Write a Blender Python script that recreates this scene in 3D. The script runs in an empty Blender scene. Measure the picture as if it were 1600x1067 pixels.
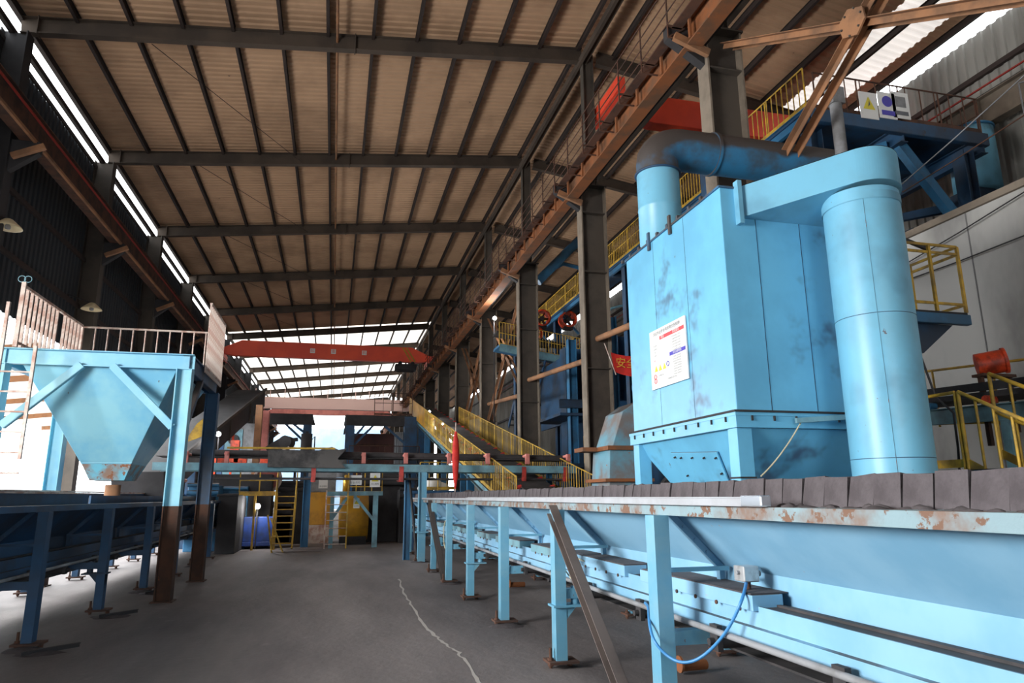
import bpy, bmesh, math, random
from mathutils import Vector, Matrix
random.seed(7)
SC = bpy.context.scene
COL = SC.collection

# ------------------------------------------------------------------ camera
CAM_H = 1.75
PIT, YAW, ROL, FPX = 0.220626, 0.250118, -0.00757257, 1076.42
FWD = Vector((math.sin(YAW)*math.cos(PIT), math.cos(YAW)*math.cos(PIT), math.sin(PIT)))
_r = Vector((math.cos(YAW), -math.sin(YAW), 0)); _u = _r.cross(FWD)
RGT = _r*math.cos(ROL) + _u*math.sin(ROL); UPV = -_r*math.sin(ROL) + _u*math.cos(ROL)
cam = bpy.data.cameras.new('camera'); camo = bpy.data.objects.new('camera', cam); COL.objects.link(camo)
cam.sensor_width = 36; cam.lens = FPX/1600*36; cam.clip_end = 500; cam.clip_start = 0.05
m = Matrix((RGT, UPV, -FWD)).transposed().to_4x4(); m.translation = Vector((0, 0, CAM_H)); camo.matrix_world = m
SC.camera = camo

def at(px, py, **k):
    """the point of the ray through a photo pixel on the plane X=, Y= or Z="""
    d = FWD*FPX + RGT*(px-800) - UPV*(py-533.5)
    (a, v), = k.items(); i = 'XYZ'.index(a)
    o = Vector((0, 0, CAM_H)); return o + d*((v-o[i])/d[i])

# ------------------------------------------------------------------ world, daylight, exposure
w = bpy.data.worlds.new('world'); SC.world = w; w.use_nodes = True
bg = w.node_tree.nodes['Background']; bg.inputs[0].default_value = (0.93, 0.97, 1.0, 1); bg.inputs[1].default_value = 5.0
SC.view_settings.view_transform = 'Standard'; SC.view_settings.look = 'None'
SC.view_settings.gamma = 1; SC.view_settings.use_curve_mapping = False
SC.view_settings.exposure = 0.35
SC.cycles.max_bounces = 8; SC.cycles.diffuse_bounces = 5

def area(name, loc, target, sx, sy, power, color=(1, 1, 1)):
    l = bpy.data.lights.new(name, 'AREA'); l.shape = 'RECTANGLE'; l.size = sx; l.size_y = sy; l.energy = power; l.color = color
    o = bpy.data.objects.new(name, l); COL.objects.link(o); o.location = loc
    o.rotation_euler = (Vector(target)-Vector(loc)).to_track_quat('-Z', 'Y').to_euler(); return o
# daylight through the open gable behind the camera and through the open left side, plus an added key light
area('key_light_left', (-8.5, 3.9, 3.9), (4.6, 8.3, 3.6), 5.0, 2.6, 1750, (1, 0.985, 0.96))  # key light added in an unseen opening of the left wall
area('daylight_gable', (2.5, -8.8, 3.2), (4.5, 8, 2.5), 4.5, 5, 110, (1, 0.98, 0.95))
area('daylight_side', (-10.2, 23, 5.2), (-3, 21, 0), 20, 3.5, 2600, (0.95, 0.98, 1.0))

# ------------------------------------------------------------------ materials
def lin(c):
    return tuple(((x/255)/12.92 if x/255 <= .04045 else ((x/255+.055)/1.055)**2.4) for x in c) + (1,)
MATS = {}
DUST = (70, 64, 62)
def paint(name, rgb, rough=.55, metal=0., dirt=None, amt=.0, scale=1.5, rust=None, ramt=0., rscale=3., bump=.0, bscale=20., streak=1., top=0., smudge=None):
    """a paint with dust clouds (dirt) and sharper rust patches"""
    if name in MATS: return MATS[name]
    mt = bpy.data.materials.new(name); mt.use_nodes = True; nt = mt.node_tree; N = nt.nodes; L = nt.links
    b = N['Principled BSDF']; b.inputs['Roughness'].default_value = rough; b.inputs['Metallic'].default_value = metal
    tc = N.new('ShaderNodeTexCoord'); mp = N.new('ShaderNodeMapping'); L.new(tc.outputs['Object'], mp.inputs[0])
    mp.inputs['Scale'].default_value = (1, 1, streak)
    col = None; base = lin(rgb)
    def layer(prev, c2, amount, sc, det, lo, hi):
        n = N.new('ShaderNodeTexNoise'); n.inputs['Scale'].default_value = sc; n.inputs['Detail'].default_value = det; n.inputs['Roughness'].default_value = .62
        L.new(mp.outputs[0], n.inputs['Vector'])
        r = N.new('ShaderNodeMapRange'); r.inputs[1].default_value = lo; r.inputs[2].default_value = hi; r.interpolation_type = 'SMOOTHSTEP'; r.inputs[4].default_value = amount
        L.new(n.outputs['Fac'], r.inputs[0])
        x = N.new('ShaderNodeMix'); x.data_type = 'RGBA'; L.new(r.outputs[0], x.inputs[0])
        if prev is None: x.inputs[6].default_value = base
        else: L.new(prev, x.inputs[6])
        x.inputs[7].default_value = lin(c2); return x.outputs[2]
    if dirt: col = layer(col, dirt, amt, scale, 5, .40, .64)
    if smudge: col = layer(col, smudge[0], smudge[1], smudge[2], 4, smudge[3], smudge[4])
    if rust: col = layer(col, rust, 1., rscale, 9, .70-ramt*.4, .735-ramt*.4)
    if top:      # settled dust on faces that look up
        g = N.new('ShaderNodeNewGeometry'); sp = N.new('ShaderNodeSeparateXYZ'); L.new(g.outputs['Normal'], sp.inputs[0])
        n = N.new('ShaderNodeTexNoise'); n.inputs['Scale'].default_value = 2.5; n.inputs['Detail'].default_value = 6; L.new(tc.outputs['Object'], n.inputs['Vector'])
        ad = N.new('ShaderNodeMath'); ad.operation = 'MULTIPLY_ADD'; L.new(n.outputs['Fac'], ad.inputs[0]); ad.inputs[1].default_value = .9; L.new(sp.outputs['Z'], ad.inputs[2])
        r = N.new('ShaderNodeMapRange'); r.inputs[1].default_value = .55+(1-top); r.inputs[2].default_value = .8+(1-top); L.new(ad.outputs[0], r.inputs[0])
        x = N.new('ShaderNodeMix'); x.data_type = 'RGBA'; L.new(r.outputs[0], x.inputs[0]); x.inputs[7].default_value = lin(DUST)
        if col is None: x.inputs[6].default_value = base
        else: L.new(col, x.inputs[6])
        col = x.outputs[2]
    if col is None: b.inputs['Base Color'].default_value = base
    else: L.new(col, b.inputs['Base Color'])
    if bump:
        n = N.new('ShaderNodeTexNoise'); n.inputs['Scale'].default_value = bscale; n.inputs['Detail'].default_value = 6
        L.new(tc.outputs['Object'], n.inputs['Vector'])
        bp = N.new('ShaderNodeBump'); bp.inputs['Strength'].default_value = bump; bp.inputs['Distance'].default_value = .02
        L.new(n.outputs['Fac'], bp.inputs['Height']); L.new(bp.outputs[0], b.inputs['Normal'])
    MATS[name] = mt; return mt
def glow(name, rgb, s):
    mt = bpy.data.materials.new(name); mt.use_nodes = True; b = mt.node_tree.nodes['Principled BSDF']
    b.inputs['Base Color'].default_value = lin(rgb); b.inputs['Emission Color'].default_value = lin(rgb); b.inputs['Emission Strength'].default_value = s
    return mt
def sheet_translucent(name, rgb, mixf):
    mt = bpy.data.materials.new(name); mt.use_nodes = True; nt = mt.node_tree; N = nt.nodes; L = nt.links
    N.remove(N['Principled BSDF']); out = N['Material Output']
    d = N.new('ShaderNodeBsdfDiffuse'); t = N.new('ShaderNodeBsdfTranslucent'); x = N.new('ShaderNodeMixShader')
    n = N.new('ShaderNodeTexNoise'); n.inputs['Scale'].default_value = .5; n.inputs['Detail'].default_value = 5
    tc = N.new('ShaderNodeTexCoord'); L.new(tc.outputs['Object'], n.inputs['Vector'])
    c = N.new('ShaderNodeMix'); c.data_type = 'RGBA'; c.inputs[6].default_value = lin(rgb); c.inputs[7].default_value = lin([v*.72 for v in rgb])
    L.new(n.outputs['Fac'], c.inputs[0]); L.new(c.outputs[2], d.inputs[0]); L.new(c.outputs[2], t.inputs[0])
    x.inputs[0].default_value = mixf; L.new(d.outputs[0], x.inputs[1]); L.new(t.outputs[0], x.inputs[2]); L.new(x.outputs[0], out.inputs[0])
    return mt
BLUE = paint('blue_paint', (92, 178, 216), .5, dirt=(98, 116, 130), amt=.35, scale=1.1, rust=(120, 84, 62), ramt=.02, rscale=6, bump=.05, top=.5)
BLUE_CLEAN = paint('blue_filter_paint', (108, 184, 220), .38, dirt=(86, 148, 182), amt=.5, scale=.6, rust=(96, 104, 124), ramt=.0, rscale=2.1, top=.7, smudge=((70, 84, 108), .9, .95, .54, .70))
BLUE_CYL = paint('blue_cylinder_paint', (116, 184, 214), .4, dirt=(112, 168, 192), amt=.6, scale=1.3, rust=(96, 92, 98), ramt=.03, rscale=6, top=.6, smudge=((90, 140, 168), .6, .8, .52, .68))
BLUE_TROUGH = paint('blue_trough_paint', (134, 180, 208), .5, dirt=(112, 164, 196), amt=.7, scale=1.2, rust=(160, 136, 130), ramt=.0, rscale=7, top=.3)
BLUE_LEG = paint('blue_leg_paint', (96, 156, 184), .5, dirt=(124, 166, 182), amt=.6, scale=2.5, rust=(112, 92, 80), ramt=.04, rscale=8, bump=.08)
BLUE_DARK = paint('dusty_shaded_blue_paint', (34, 76, 112), .6, dirt=(46, 50, 58), amt=.8, scale=.7, rust=(52, 50, 54), ramt=.1, rscale=2.5, top=.7)  # dusty blue, its colour also darkened for the dim light under the roof
BLUE_MID = paint('mid_blue_paint', (48, 112, 154), .55, dirt=(52, 74, 92), amt=.7, scale=.9, top=.6)
BLUE_DUCT = paint('sooty_blue_duct_paint', (46, 120, 166), .55, dirt=(62, 74, 84), amt=.9, scale=1.1, rust=(58, 54, 56), ramt=.14, rscale=1.6, top=1.3)
TEAL = paint('weathered_teal_paint', (112, 158, 172), .6, dirt=(80, 92, 96), amt=.7, scale=1.2, rust=(126, 84, 62), ramt=.06, rscale=5, top=.5)
COLM = paint('dusty_column_steel', (82, 74, 66), .8, dirt=(56, 51, 47), amt=.7, scale=.8, top=.5)
COLM_EDGE = paint('column_flange_steel', (132, 120, 106), .8, dirt=(92, 82, 72), amt=.7, scale=1.)
BEAM = paint('dark_roof_steel', (80, 68, 58), .85, dirt=(56, 48, 42), amt=.7, scale=.8, rust=(96, 72, 56), ramt=.02, rscale=3)
PURL = paint('purlin_steel', (54, 42, 38), .85, dirt=(38, 32, 30), amt=.6, scale=1.)
RUST = paint('rusty_orange_steel', (144, 86, 48), .85, dirt=(104, 76, 56), amt=.9, scale=1.3, rust=(156, 88, 46), ramt=.12, rscale=3)
RUSTP = paint('tan_rusty_pipe', (158, 112, 78), .8, dirt=(112, 84, 64), amt=.8, scale=1.5)
RUSTD = paint('dark_rust_steel', (92, 62, 48), .9, dirt=(54, 42, 38), amt=.8, scale=2., rust=(120, 72, 46), ramt=.03)
RIM = paint('rusty_blue_rim', (128, 152, 160), .8, dirt=(120, 98, 86), amt=1., scale=2.2, rust=(112, 84, 68), ramt=.42, rscale=6, bump=.2)
RED = paint('crane_red_paint', (255, 86, 56), .5, dirt=(214, 66, 50), amt=.6, scale=.4)
REDF = paint('crane_red_far_paint', (255, 96, 62), .5, dirt=(225, 78, 62), amt=.7, scale=.3)
ORANGE = paint('fan_orange_paint', (236, 78, 36), .5, dirt=(120, 44, 30), amt=.8, scale=5)
YEL = paint('railing_yellow_paint', (206, 164, 52), .55, dirt=(128, 104, 58), amt=.8, scale=3)
YELP = paint('yellow_panel_paint', (220, 162, 44), .55, dirt=(150, 110, 50), amt=.7, scale=1.)
WHITEP = paint('worn_white_rail_paint', (206, 192, 182), .6, dirt=(160, 110, 90), amt=.8, scale=4, rust=(122, 78, 58), ramt=.08, rscale=9)
GREYP = paint('grey_metal', (140, 142, 146), .6, dirt=(96, 94, 92), amt=.7, scale=2)
STRIP = paint('white_aluminium', (164, 168, 174), .35, dirt=(140, 140, 144), amt=.5, scale=3)
DARK = paint('dark_machine_steel', (52, 50, 52), .8, dirt=(34, 33, 35), amt=.7, scale=1.5)
COAL = paint('coal_dust', (80, 74, 76), .95, dirt=(60, 55, 57), amt=.8, scale=3, bump=.6, bscale=14)
BELT = paint('black_rubber_belt', (48, 46, 47), .8, dirt=(72, 67, 68), amt=.8, scale=2)
SLAB = paint('dust_caked_slab', (88, 82, 85), .95, dirt=(70, 64, 67), amt=.9, scale=5, rust=(42, 38, 40), ramt=.03, rscale=6, bump=.5, bscale=30)
CONC = paint('pale_concrete', (176, 174, 170), .85, dirt=(132, 130, 128), amt=.9, scale=.55, rust=(120, 118, 118), ramt=.04, rscale=1.4, streak=.5)
WHITE = paint('sign_white', (232, 232, 230), .5)
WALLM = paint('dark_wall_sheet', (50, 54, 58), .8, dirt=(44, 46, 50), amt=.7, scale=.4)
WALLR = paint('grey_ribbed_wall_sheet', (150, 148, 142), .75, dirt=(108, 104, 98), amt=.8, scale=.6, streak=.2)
ROOFM = paint('tan_roof_sheet', (196, 160, 128), .75, dirt=(150, 120, 94), amt=.7, scale=.25, rust=(112, 92, 78), ramt=.0, rscale=2)
ROOFT = sheet_translucent('bright_roof_sheet', (236, 226, 214), .6)
FLEX = paint('blue_hose', (62, 132, 190), .4)
CREAM = paint('cream_cable', (196, 190, 160), .5)
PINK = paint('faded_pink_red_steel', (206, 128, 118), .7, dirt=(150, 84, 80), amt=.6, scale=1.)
REDC = paint('red_cloth', (206, 44, 36), .8, dirt=(150, 36, 30), amt=.5, scale=4)
INK = paint('grey_ink', (96, 98, 104), .6); YINK = paint('yellow_ink', (222, 206, 60), .6); RINK = paint('red_ink', (226, 74, 80), .6); BINK = paint('blue_ink', (74, 66, 178), .6)
LAMP = glow('lamp_glow', (255, 255, 255), 12.)
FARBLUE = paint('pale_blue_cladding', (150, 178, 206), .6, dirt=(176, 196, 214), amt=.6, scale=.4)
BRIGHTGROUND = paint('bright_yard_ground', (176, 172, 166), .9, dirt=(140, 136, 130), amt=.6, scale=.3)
FLOORM = None
def floor_mat():
    mt = bpy.data.materials.new('dusty_dark_floor'); mt.use_nodes = True; nt = mt.node_tree; N = nt.nodes; L = nt.links; b = N['Principled BSDF']
    tc = N.new('ShaderNodeTexCoord')
    def nz(sc, det, vec=None):
        n = N.new('ShaderNodeTexNoise'); n.inputs['Scale'].default_value = sc; n.inputs['Detail'].default_value = det; n.inputs['Roughness'].default_value = .6
        L.new(vec or tc.outputs['Object'], n.inputs['Vector']); return n.outputs['Fac']
    mp = N.new('ShaderNodeMapping'); mp.inputs['Scale'].default_value = (1, .25, 1); L.new(tc.outputs['Object'], mp.inputs[0])
    a = N.new('ShaderNodeValToRGB'); L.new(nz(.5, 8, mp.outputs[0]), a.inputs[0])
    a.color_ramp.elements[0].position = .3; a.color_ramp.elements[0].color = lin((74, 69, 70)); a.color_ramp.elements[1].position = .72; a.color_ramp.elements[1].color = lin((140, 132, 130))
    r = N.new('ShaderNodeMapRange'); L.new(nz(3.2, 10), r.inputs[0]); r.inputs[1].default_value = .62; r.inputs[2].default_value = .8; r.inputs[4].default_value = .55
    x = N.new('ShaderNodeMix'); x.data_type = 'RGBA'; L.new(r.outputs[0], x.inputs[0]); L.new(a.outputs[0], x.inputs[6]); x.inputs[7].default_value = lin((148, 140, 138))
    L.new(x.outputs[2], b.inputs['Base Color']); b.inputs['Roughness'].default_value = .72
    bp = N.new('ShaderNodeBump'); bp.inputs['Strength'].default_value = .35; bp.inputs['Distance'].default_value = .03; L.new(nz(9, 8), bp.inputs['Height']); L.new(bp.outputs[0], b.inputs['Normal'])
    return mt
FLOORM = floor_mat()

# ------------------------------------------------------------------ mesh builder
class MB:
    def __init__(s): s.v = []; s.f = []; s.sm = []
    def add(s, vs, fs, smooth=False):
        n = len(s.v); s.v += [Vector(p) for p in vs]; s.f += [tuple(i+n for i in f) for f in fs]; s.sm += [smooth]*len(fs); return s
    def box(s, x0, x1, y0, y1, z0, z1):
        return s.add([(x, y, z) for z in (z0, z1) for y in (y0, y1) for x in (x0, x1)],
                     [(0, 2, 3, 1), (4, 5, 7, 6), (0, 1, 5, 4), (2, 6, 7, 3), (0, 4, 6, 2), (1, 3, 7, 5)])
    def bar(s, p, q, wd, h, up=(0, 0, 1), off=(0, 0)):
        """box beam from p to q; wd across, h along up; off shifts across/up"""
        p, q = Vector(p), Vector(q); d = (q-p).normalized(); u = Vector(up)
        a = d.cross(u)
        if a.length < 1e-4: a = d.cross(Vector((0, 1, 0)))
        a.normalize(); u = a.cross(d)
        o = a*off[0] + u*off[1]; P = []
        for e in (p, q):
            for i, j in ((-1, -1), (1, -1), (1, 1), (-1, 1)): P.append(e+o+a*(i*wd/2)+u*(j*h/2))
        return s.add(P, [(0, 1, 2, 3), (7, 6, 5, 4), (0, 4, 5, 1), (1, 5, 6, 2), (2, 6, 7, 3), (3, 7, 4, 0)])
    def ibeam(s, p, q, wd, h, t=.02, up=(0, 0, 1)):
        s.bar(p, q, t, h, up); s.bar(p, q, wd, t, up, (0, h/2)); return s.bar(p, q, wd, t, up, (0, -h/2))
    def angle(s, p, q, wd, t=.012, up=(0, 0, 1)):
        s.bar(p, q, t, wd, up, (-wd/2, 0)); return s.bar(p, q, wd, t, up, (0, wd/2))
    def chan(s, p, q, wd, h, t=.015, up=(0, 0, 1), side=1):
        s.bar(p, q, t, h, up, (side*wd/2, 0)); s.bar(p, q, wd, t, up, (0, h/2)); return s.bar(p, q, wd, t, up, (0, -h/2))
    def tube(s, p, q, r, n=10, r2=None, cap=True):
        p, q = Vector(p), Vector(q); d = (q-p).normalized(); a = d.orthogonal().normalized(); b = d.cross(a); r2 = r if r2 is None else r2
        P = [e+(a*math.cos(t)+b*math.sin(t))*rr for e, rr in ((p, r), (q, r2)) for t in [2*math.pi*i/n for i in range(n)]]
        s.add(P, [(i, (i+1) % n, n+(i+1) % n, n+i) for i in range(n)], True)
        if cap: s.add(P, [tuple(reversed(range(n))), tuple(range(n, 2*n))])
        return s
    def path(s, pts, r, n=8):
        """a round tube along points"""
        pts = [Vector(p) for p in pts]; R = []; a = None
        for i, p in enumerate(pts):
            d = (pts[min(i+1, len(pts)-1)]-pts[max(i-1, 0)]).normalized()
            a = d.orthogonal().normalized() if a is None else (a-d*a.dot(d)).normalized()
            b = d.cross(a); R += [p+(a*math.cos(t)+b*math.sin(t))*r for t in [2*math.pi*k/n for k in range(n)]]
        F = [(i*n+k, i*n+(k+1) % n, (i+1)*n+(k+1) % n, (i+1)*n+k) for i in range(len(pts)-1) for k in range(n)]
        s.add(R, F, True); m_ = (len(pts)-1)*n
        return s.add(R, [tuple(reversed(range(n))), tuple(range(m_, m_+n))])
    def lathe(s, c, prof, n=32, axis='Z', ang=0):
        c = Vector(c); ax = {'Z': (Vector((1, 0, 0)), Vector((0, 1, 0)), Vector((0, 0, 1))), 'X': (Vector((0, 1, 0)), Vector((0, 0, 1)), Vector((1, 0, 0))), 'Y': (Vector((1, 0, 0)), Vector((0, 0, 1)), Vector((0, 1, 0)))}[axis]
        P = [c+ax[0]*(r*math.cos(t))+ax[1]*(r*math.sin(t))+ax[2]*z for r, z in prof for t in [2*math.pi*i/n for i in range(n)]]
        return s.add(P, [(j*n+i, j*n+(i+1) % n, (j+1)*n+(i+1) % n, (j+1)*n+i) for j in range(len(prof)-1) for i in range(n)], True)
    def prism(s, poly, a0, a1, axis='Y'):
        """polygon in the other two axes pushed along axis"""
        n = len(poly)
        def P(u, v, t): return {'X': (t, u, v), 'Y': (u, t, v), 'Z': (u, v, t)}[axis]
        V = [P(u, v, a0) for u, v in poly]+[P(u, v, a1) for u, v in poly]
        return s.add(V, [tuple(range(n)), tuple(reversed(range(n, 2*n)))]+[(i, n+i, n+(i+1) % n, (i+1) % n) for i in range(n)])
    def hull8(s, a, b):
        """two quads (bottom, top) joined"""
        return s.add(list(a)+list(b), [(3, 2, 1, 0), (4, 5, 6, 7)]+[(i, (i+1) % 4, 4+(i+1) % 4, 4+i) for i in range(4)])
    def plate(s, quad, t):
        """a quad with real thickness"""
        q = [Vector(p) for p in quad]; n = (q[1]-q[0]).cross(q[2]-q[0]).normalized()*t
        return s.hull8(q, [p+n for p in q])
    def mesh(s, name, loc=(0, 0, 0)):
        me = bpy.data.meshes.new(name); o = Vector(loc)
        me.from_pydata([tuple(v-o) for v in s.v], [], s.f); me.polygons.foreach_set('use_smooth', s.sm)
        bm = bmesh.new(); bm.from_mesh(me); bmesh.ops.recalc_face_normals(bm, faces=bm.faces); bm.to_mesh(me); bm.free()
        me.update(); return me
def B(*a): return MB().box(*a)
def finish(o, mat, bev):
    if mat: o.data.materials.append(mat)
    if bev:
        md = o.modifiers.new('bevel', 'BEVEL'); md.width = bev; md.segments = 2; md.limit_method = 'ANGLE'
def thing(name, label, cat, loc=(0, 0, 0), group=None):
    o = bpy.data.objects.new(name, None); COL.objects.link(o); o.location = loc; o.empty_display_size = .2
    o['label'] = label; o['category'] = cat
    if group: o['group'] = group
    return o
def wloc(o):
    v = Vector((0, 0, 0))
    while o: v = v+o.location; o = o.parent
    return v
def part(name, mb, mat, par, bev=0, label=None, kind=None):
    me = mb.mesh(name, wloc(par)); o = bpy.data.objects.new(name, me); COL.objects.link(o); o.parent = par; finish(o, mat, bev)
    if label: o['label'] = label
    if kind: o['kind'] = kind
    return o
def inst(name, me, par, off=(0, 0, 0)):
    o = bpy.data.objects.new(name, me); COL.objects.link(o); o.parent = par; o.location = off; return o
def solo(name, mb, mat, label, cat, group=None, bev=0, kind=None):
    xs = [v.x for v in mb.v]; ys = [v.y for v in mb.v]; zs = [v.z for v in mb.v]
    loc = Vector(((min(xs)+max(xs))/2, (min(ys)+max(ys))/2, min(zs)))
    o = bpy.data.objects.new(name, mb.mesh(name, loc)); COL.objects.link(o); o.location = loc; finish(o, mat, bev)
    o['label'] = label; o['category'] = cat
    if group: o['group'] = group
    if kind: o['kind'] = kind
    return o
def struct(name, mb, mat, bev=0):
    o = bpy.data.objects.new(name, mb.mesh(name)); COL.objects.link(o); finish(o, mat, bev); o['kind'] = 'structure'; return o
def copy_tree(o, par=None):
    c = o.copy(); COL.objects.link(c); c.parent = par
    for ch in list(o.children): copy_tree(ch, c)
    return c
ORD = ['first', 'second', 'third', 'fourth', 'fifth', 'sixth', 'seventh', 'eighth', 'ninth', 'tenth', 'eleventh', 'twelfth', 'thirteenth']
def text_mesh(txt, size):
    cu = bpy.data.curves.new('t', 'FONT'); cu.body = txt; cu.size = size; cu.align_x = 'CENTER'; cu.align_y = 'CENTER'
    o = bpy.data.objects.new('t', cu); COL.objects.link(o); dg = bpy.context.evaluated_depsgraph_get(); dg.update()
    me = bpy.data.meshes.new_from_object(o.evaluated_get(dg)); bpy.data.objects.remove(o); return me
def lettering(name, txt, size, loc, xdir, zdir, mat, par=None, stretch=1.):
    """text laid on a surface: xdir runs along the writing, zdir is up"""
    me = text_mesh(txt, size); x = Vector(xdir).normalized(); z = Vector(zdir).normalized(); n = x.cross(z)
    M = Matrix((x*stretch, z, n)).transposed().to_4x4(); me.transform(M); me.materials.clear(); me.materials.append(mat)
    o = bpy.data.objects.new(name, me); COL.objects.link(o)
    if par: o.parent = par; o.location = Vector(loc)-wloc(par)
    else: o.location = loc
    return o
def railing(name, label, p, q, h, mat, step=.14, r=.012, post=1.2, group=None, mid=False, panel=None, top_r=.02, toe=True, cat='railing'):
    """guard rail from p to q (foot line): handrail, toe rail, posts and balusters, each a part"""
    p, q = Vector(p), Vector(q); t = thing(name, label, cat, p, group); L = (q-p).length; up = Vector((0, 0, h))
    part('handrail', MB().tube(p+up, q+up, top_r, 8), mat, t)
    if toe: part('toe_rail', MB().bar(p+Vector((0, 0, .08)), q+Vector((0, 0, .08)), .015, .1), mat, t)
    if mid: part('middle_rail', MB().tube(p+up*.55, q+up*.55, top_r*.8, 8), mat, t)
    n = max(1, round(L/post)); me = MB().tube((0, 0, 0), up, top_r, 6).mesh('post'); me.materials.append(mat)
    for i in range(n+1): inst('post', me, t, (q-p)*(i/n))
    if step:
        k = max(2, round(L/step)); me = MB().tube((0, 0, .05), up, r, 5, cap=False).mesh('baluster'); me.materials.append(mat)
        if k > 98: k = 98
        for i in range(1, k): inst('baluster', me, t, (q-p)*(i/k))
    return t

# ------------------------------------------------------------------ building shell
Y0, Y1 = -9.0, 101.2
BAYS = [11.2+7.5*k for k in range(-2, 13)]
def rz(X): return 14.45+.108*(X+8.57)              # left roof sheet
def rz2(X): return 16.1-.15*(X-7.7)              # right roof sheet
struct('floor', MB().box(-9.2, 17.2, Y0-1, Y1, -.2, 0), FLOORM)
struct('ground_yard', MB().add([(-80, -30, -.06), (80, -30, -.06), (80, 220, -.06), (-80, 220, -.06)], [(0, 1, 2, 3)]), BRIGHTGROUND)
def corrugated(x0, x1, zf, ya, yb, pitch=.25, depth=.04):
    mb = MB(); y = ya; V = []; n = 0
    while y < yb:
        for dy, dz in ((0, 0), (pitch*.35, 0), (pitch*.5, -depth), (pitch*.85, -depth)):
            V.append((x0, y+dy, zf(x0)+dz)); V.append((x1, y+dy, zf(x1)+dz)); n += 1
        y += pitch
    mb.add(V, [(2*i, 2*i+1, 2*i+3, 2*i+2) for i in range(n-1)]); return mb
struct('ceiling_left', corrugated(-8.75, 7.65, rz, Y0, 56.2), ROOFM)
struct('ceiling_left_translucent', corrugated(-8.75, 7.65, rz, 56.2, Y1), ROOFT)
struct('ceiling_right', corrugated(7.5, 14.7, rz2, Y0, Y1), ROOFM)
struct('ceiling_right_skylight', corrugated(14.7, 16.2, rz2, Y0, 20), sheet_translucent('stained_skylight_sheet', (214, 204, 196), .3))
struct('ceiling_right_eave', corrugated(16.2, 16.8, rz2, Y0, Y1), ROOFM)
struct('ceiling_right_far', corrugated(14.7, 16.2, rz2, 20, Y1), ROOFM)
# walls
def ribwall(x, ya, yb, z0, z1, pitch=.3, d=.05):
    V = []; n = 0; y = ya
    while y < yb:
        for dy, dx in ((0, 0), (pitch*.4, 0), (pitch*.5, d), (pitch*.9, d)):
            V.append((x+dx, y+dy, z0)); V.append((x+dx, y+dy, z1)); n += 1
        y += pitch
    return MB().add(V, [(2*i, 2*i+1, 2*i+3, 2*i+2) for i in range(n-1)])
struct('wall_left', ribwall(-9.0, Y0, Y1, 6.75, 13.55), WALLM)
struct('wall_left_lower', MB().box(-9.1, -9.0, Y0, 1.0, 0, 6.75).box(-9.1, -9.0, 6.9, 13.0, 0, 6.75).box(-9.1, -9.0, 46, Y1, 0, 6.75), WALLM)  # gap nearest the camera added for the key light
struct('wall_right', ribwall(17.0, Y0, Y1, 0, 14.4), WALLR)
struct('wall_back', MB().box(5, 17, Y0-.1, Y0, 0, 15).box(-9, 5, Y0-.1, Y0, 6, 15).box(-9, 0, Y0-.1, Y0, 0, 6), WALLM)
struct('wall_far', MB().box(-9, 7.2, Y1, Y1+.1, 14.0, 15.6).box(8, 17, Y1, Y1+.1, 12.6, 15.4), WALLR)
tn = [0]
def trim(mb, mat):
    tn[0] += 1; return struct('trim_%d' % tn[0], mb, mat)
for i in range(13):                                    # purlins under the left roof
    X = -8.6+1.305*i
    trim(MB().ibeam((X, Y0, rz(X)-.15), (X, Y1, rz(X)-.15), .09, .2, .018), PURL)
for i in range(7):
    X = 8.3+1.38*i
    trim(MB().ibeam((X, Y0, rz2(X)-.15), (X, Y1, rz2(X)-.15), .09, .2, .018), PURL)
trim(MB().bar((-8.78, Y0, 13.84), (-8.78, Y1, 13.84), .12, .16), PURL); trim(MB().bar((-8.93, Y0, 13.56), (-8.93, Y1, 13.56), .06, .12), PURL); trim(MB().bar((-8.74, Y0, 14.4), (-8.74, Y1, 14.4), .05, .2), PURL)            # strut in the left light gap
trim(MB().bar((16.95, Y0, 13.1), (16.95, Y1, 13.1), .12, .14), PURL)
trim(MB().bar((16.9, Y0, 9.4), (16.9, Y1, 9.4), .14, .2), PURL)
trim(MB().tube((-.5, Y0, 14.92), (-.5, Y1, 14.92), .04, 8), RUSTP)         # pipe beside the middle purlin
trim(MB().bar((7.1, Y0, 15.45), (7.1, Y1, 15.45), .1, .22).bar((7.32, Y0, 15.6), (7.32, Y1, 15.6), .05, .3), BEAM)  # ridge-side eave beam
for z in (8.3, 10.0, 12.2): trim(MB().bar((-8.92, Y0, z), (-8.92, Y1, z), .1, .14), PURL)
# left lean-to outside the open side
struct('trim_canopy', corrugated(-16, -9.1, lambda x: 6.55+.11*(x+9), 13, 60, .3), ROOFT)
for i in range(10):
    y = 14+5*i; trim(MB().bar((-9.1, y, 6.42), (-16, y, 5.66), .12, .24), RUSTP)

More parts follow.
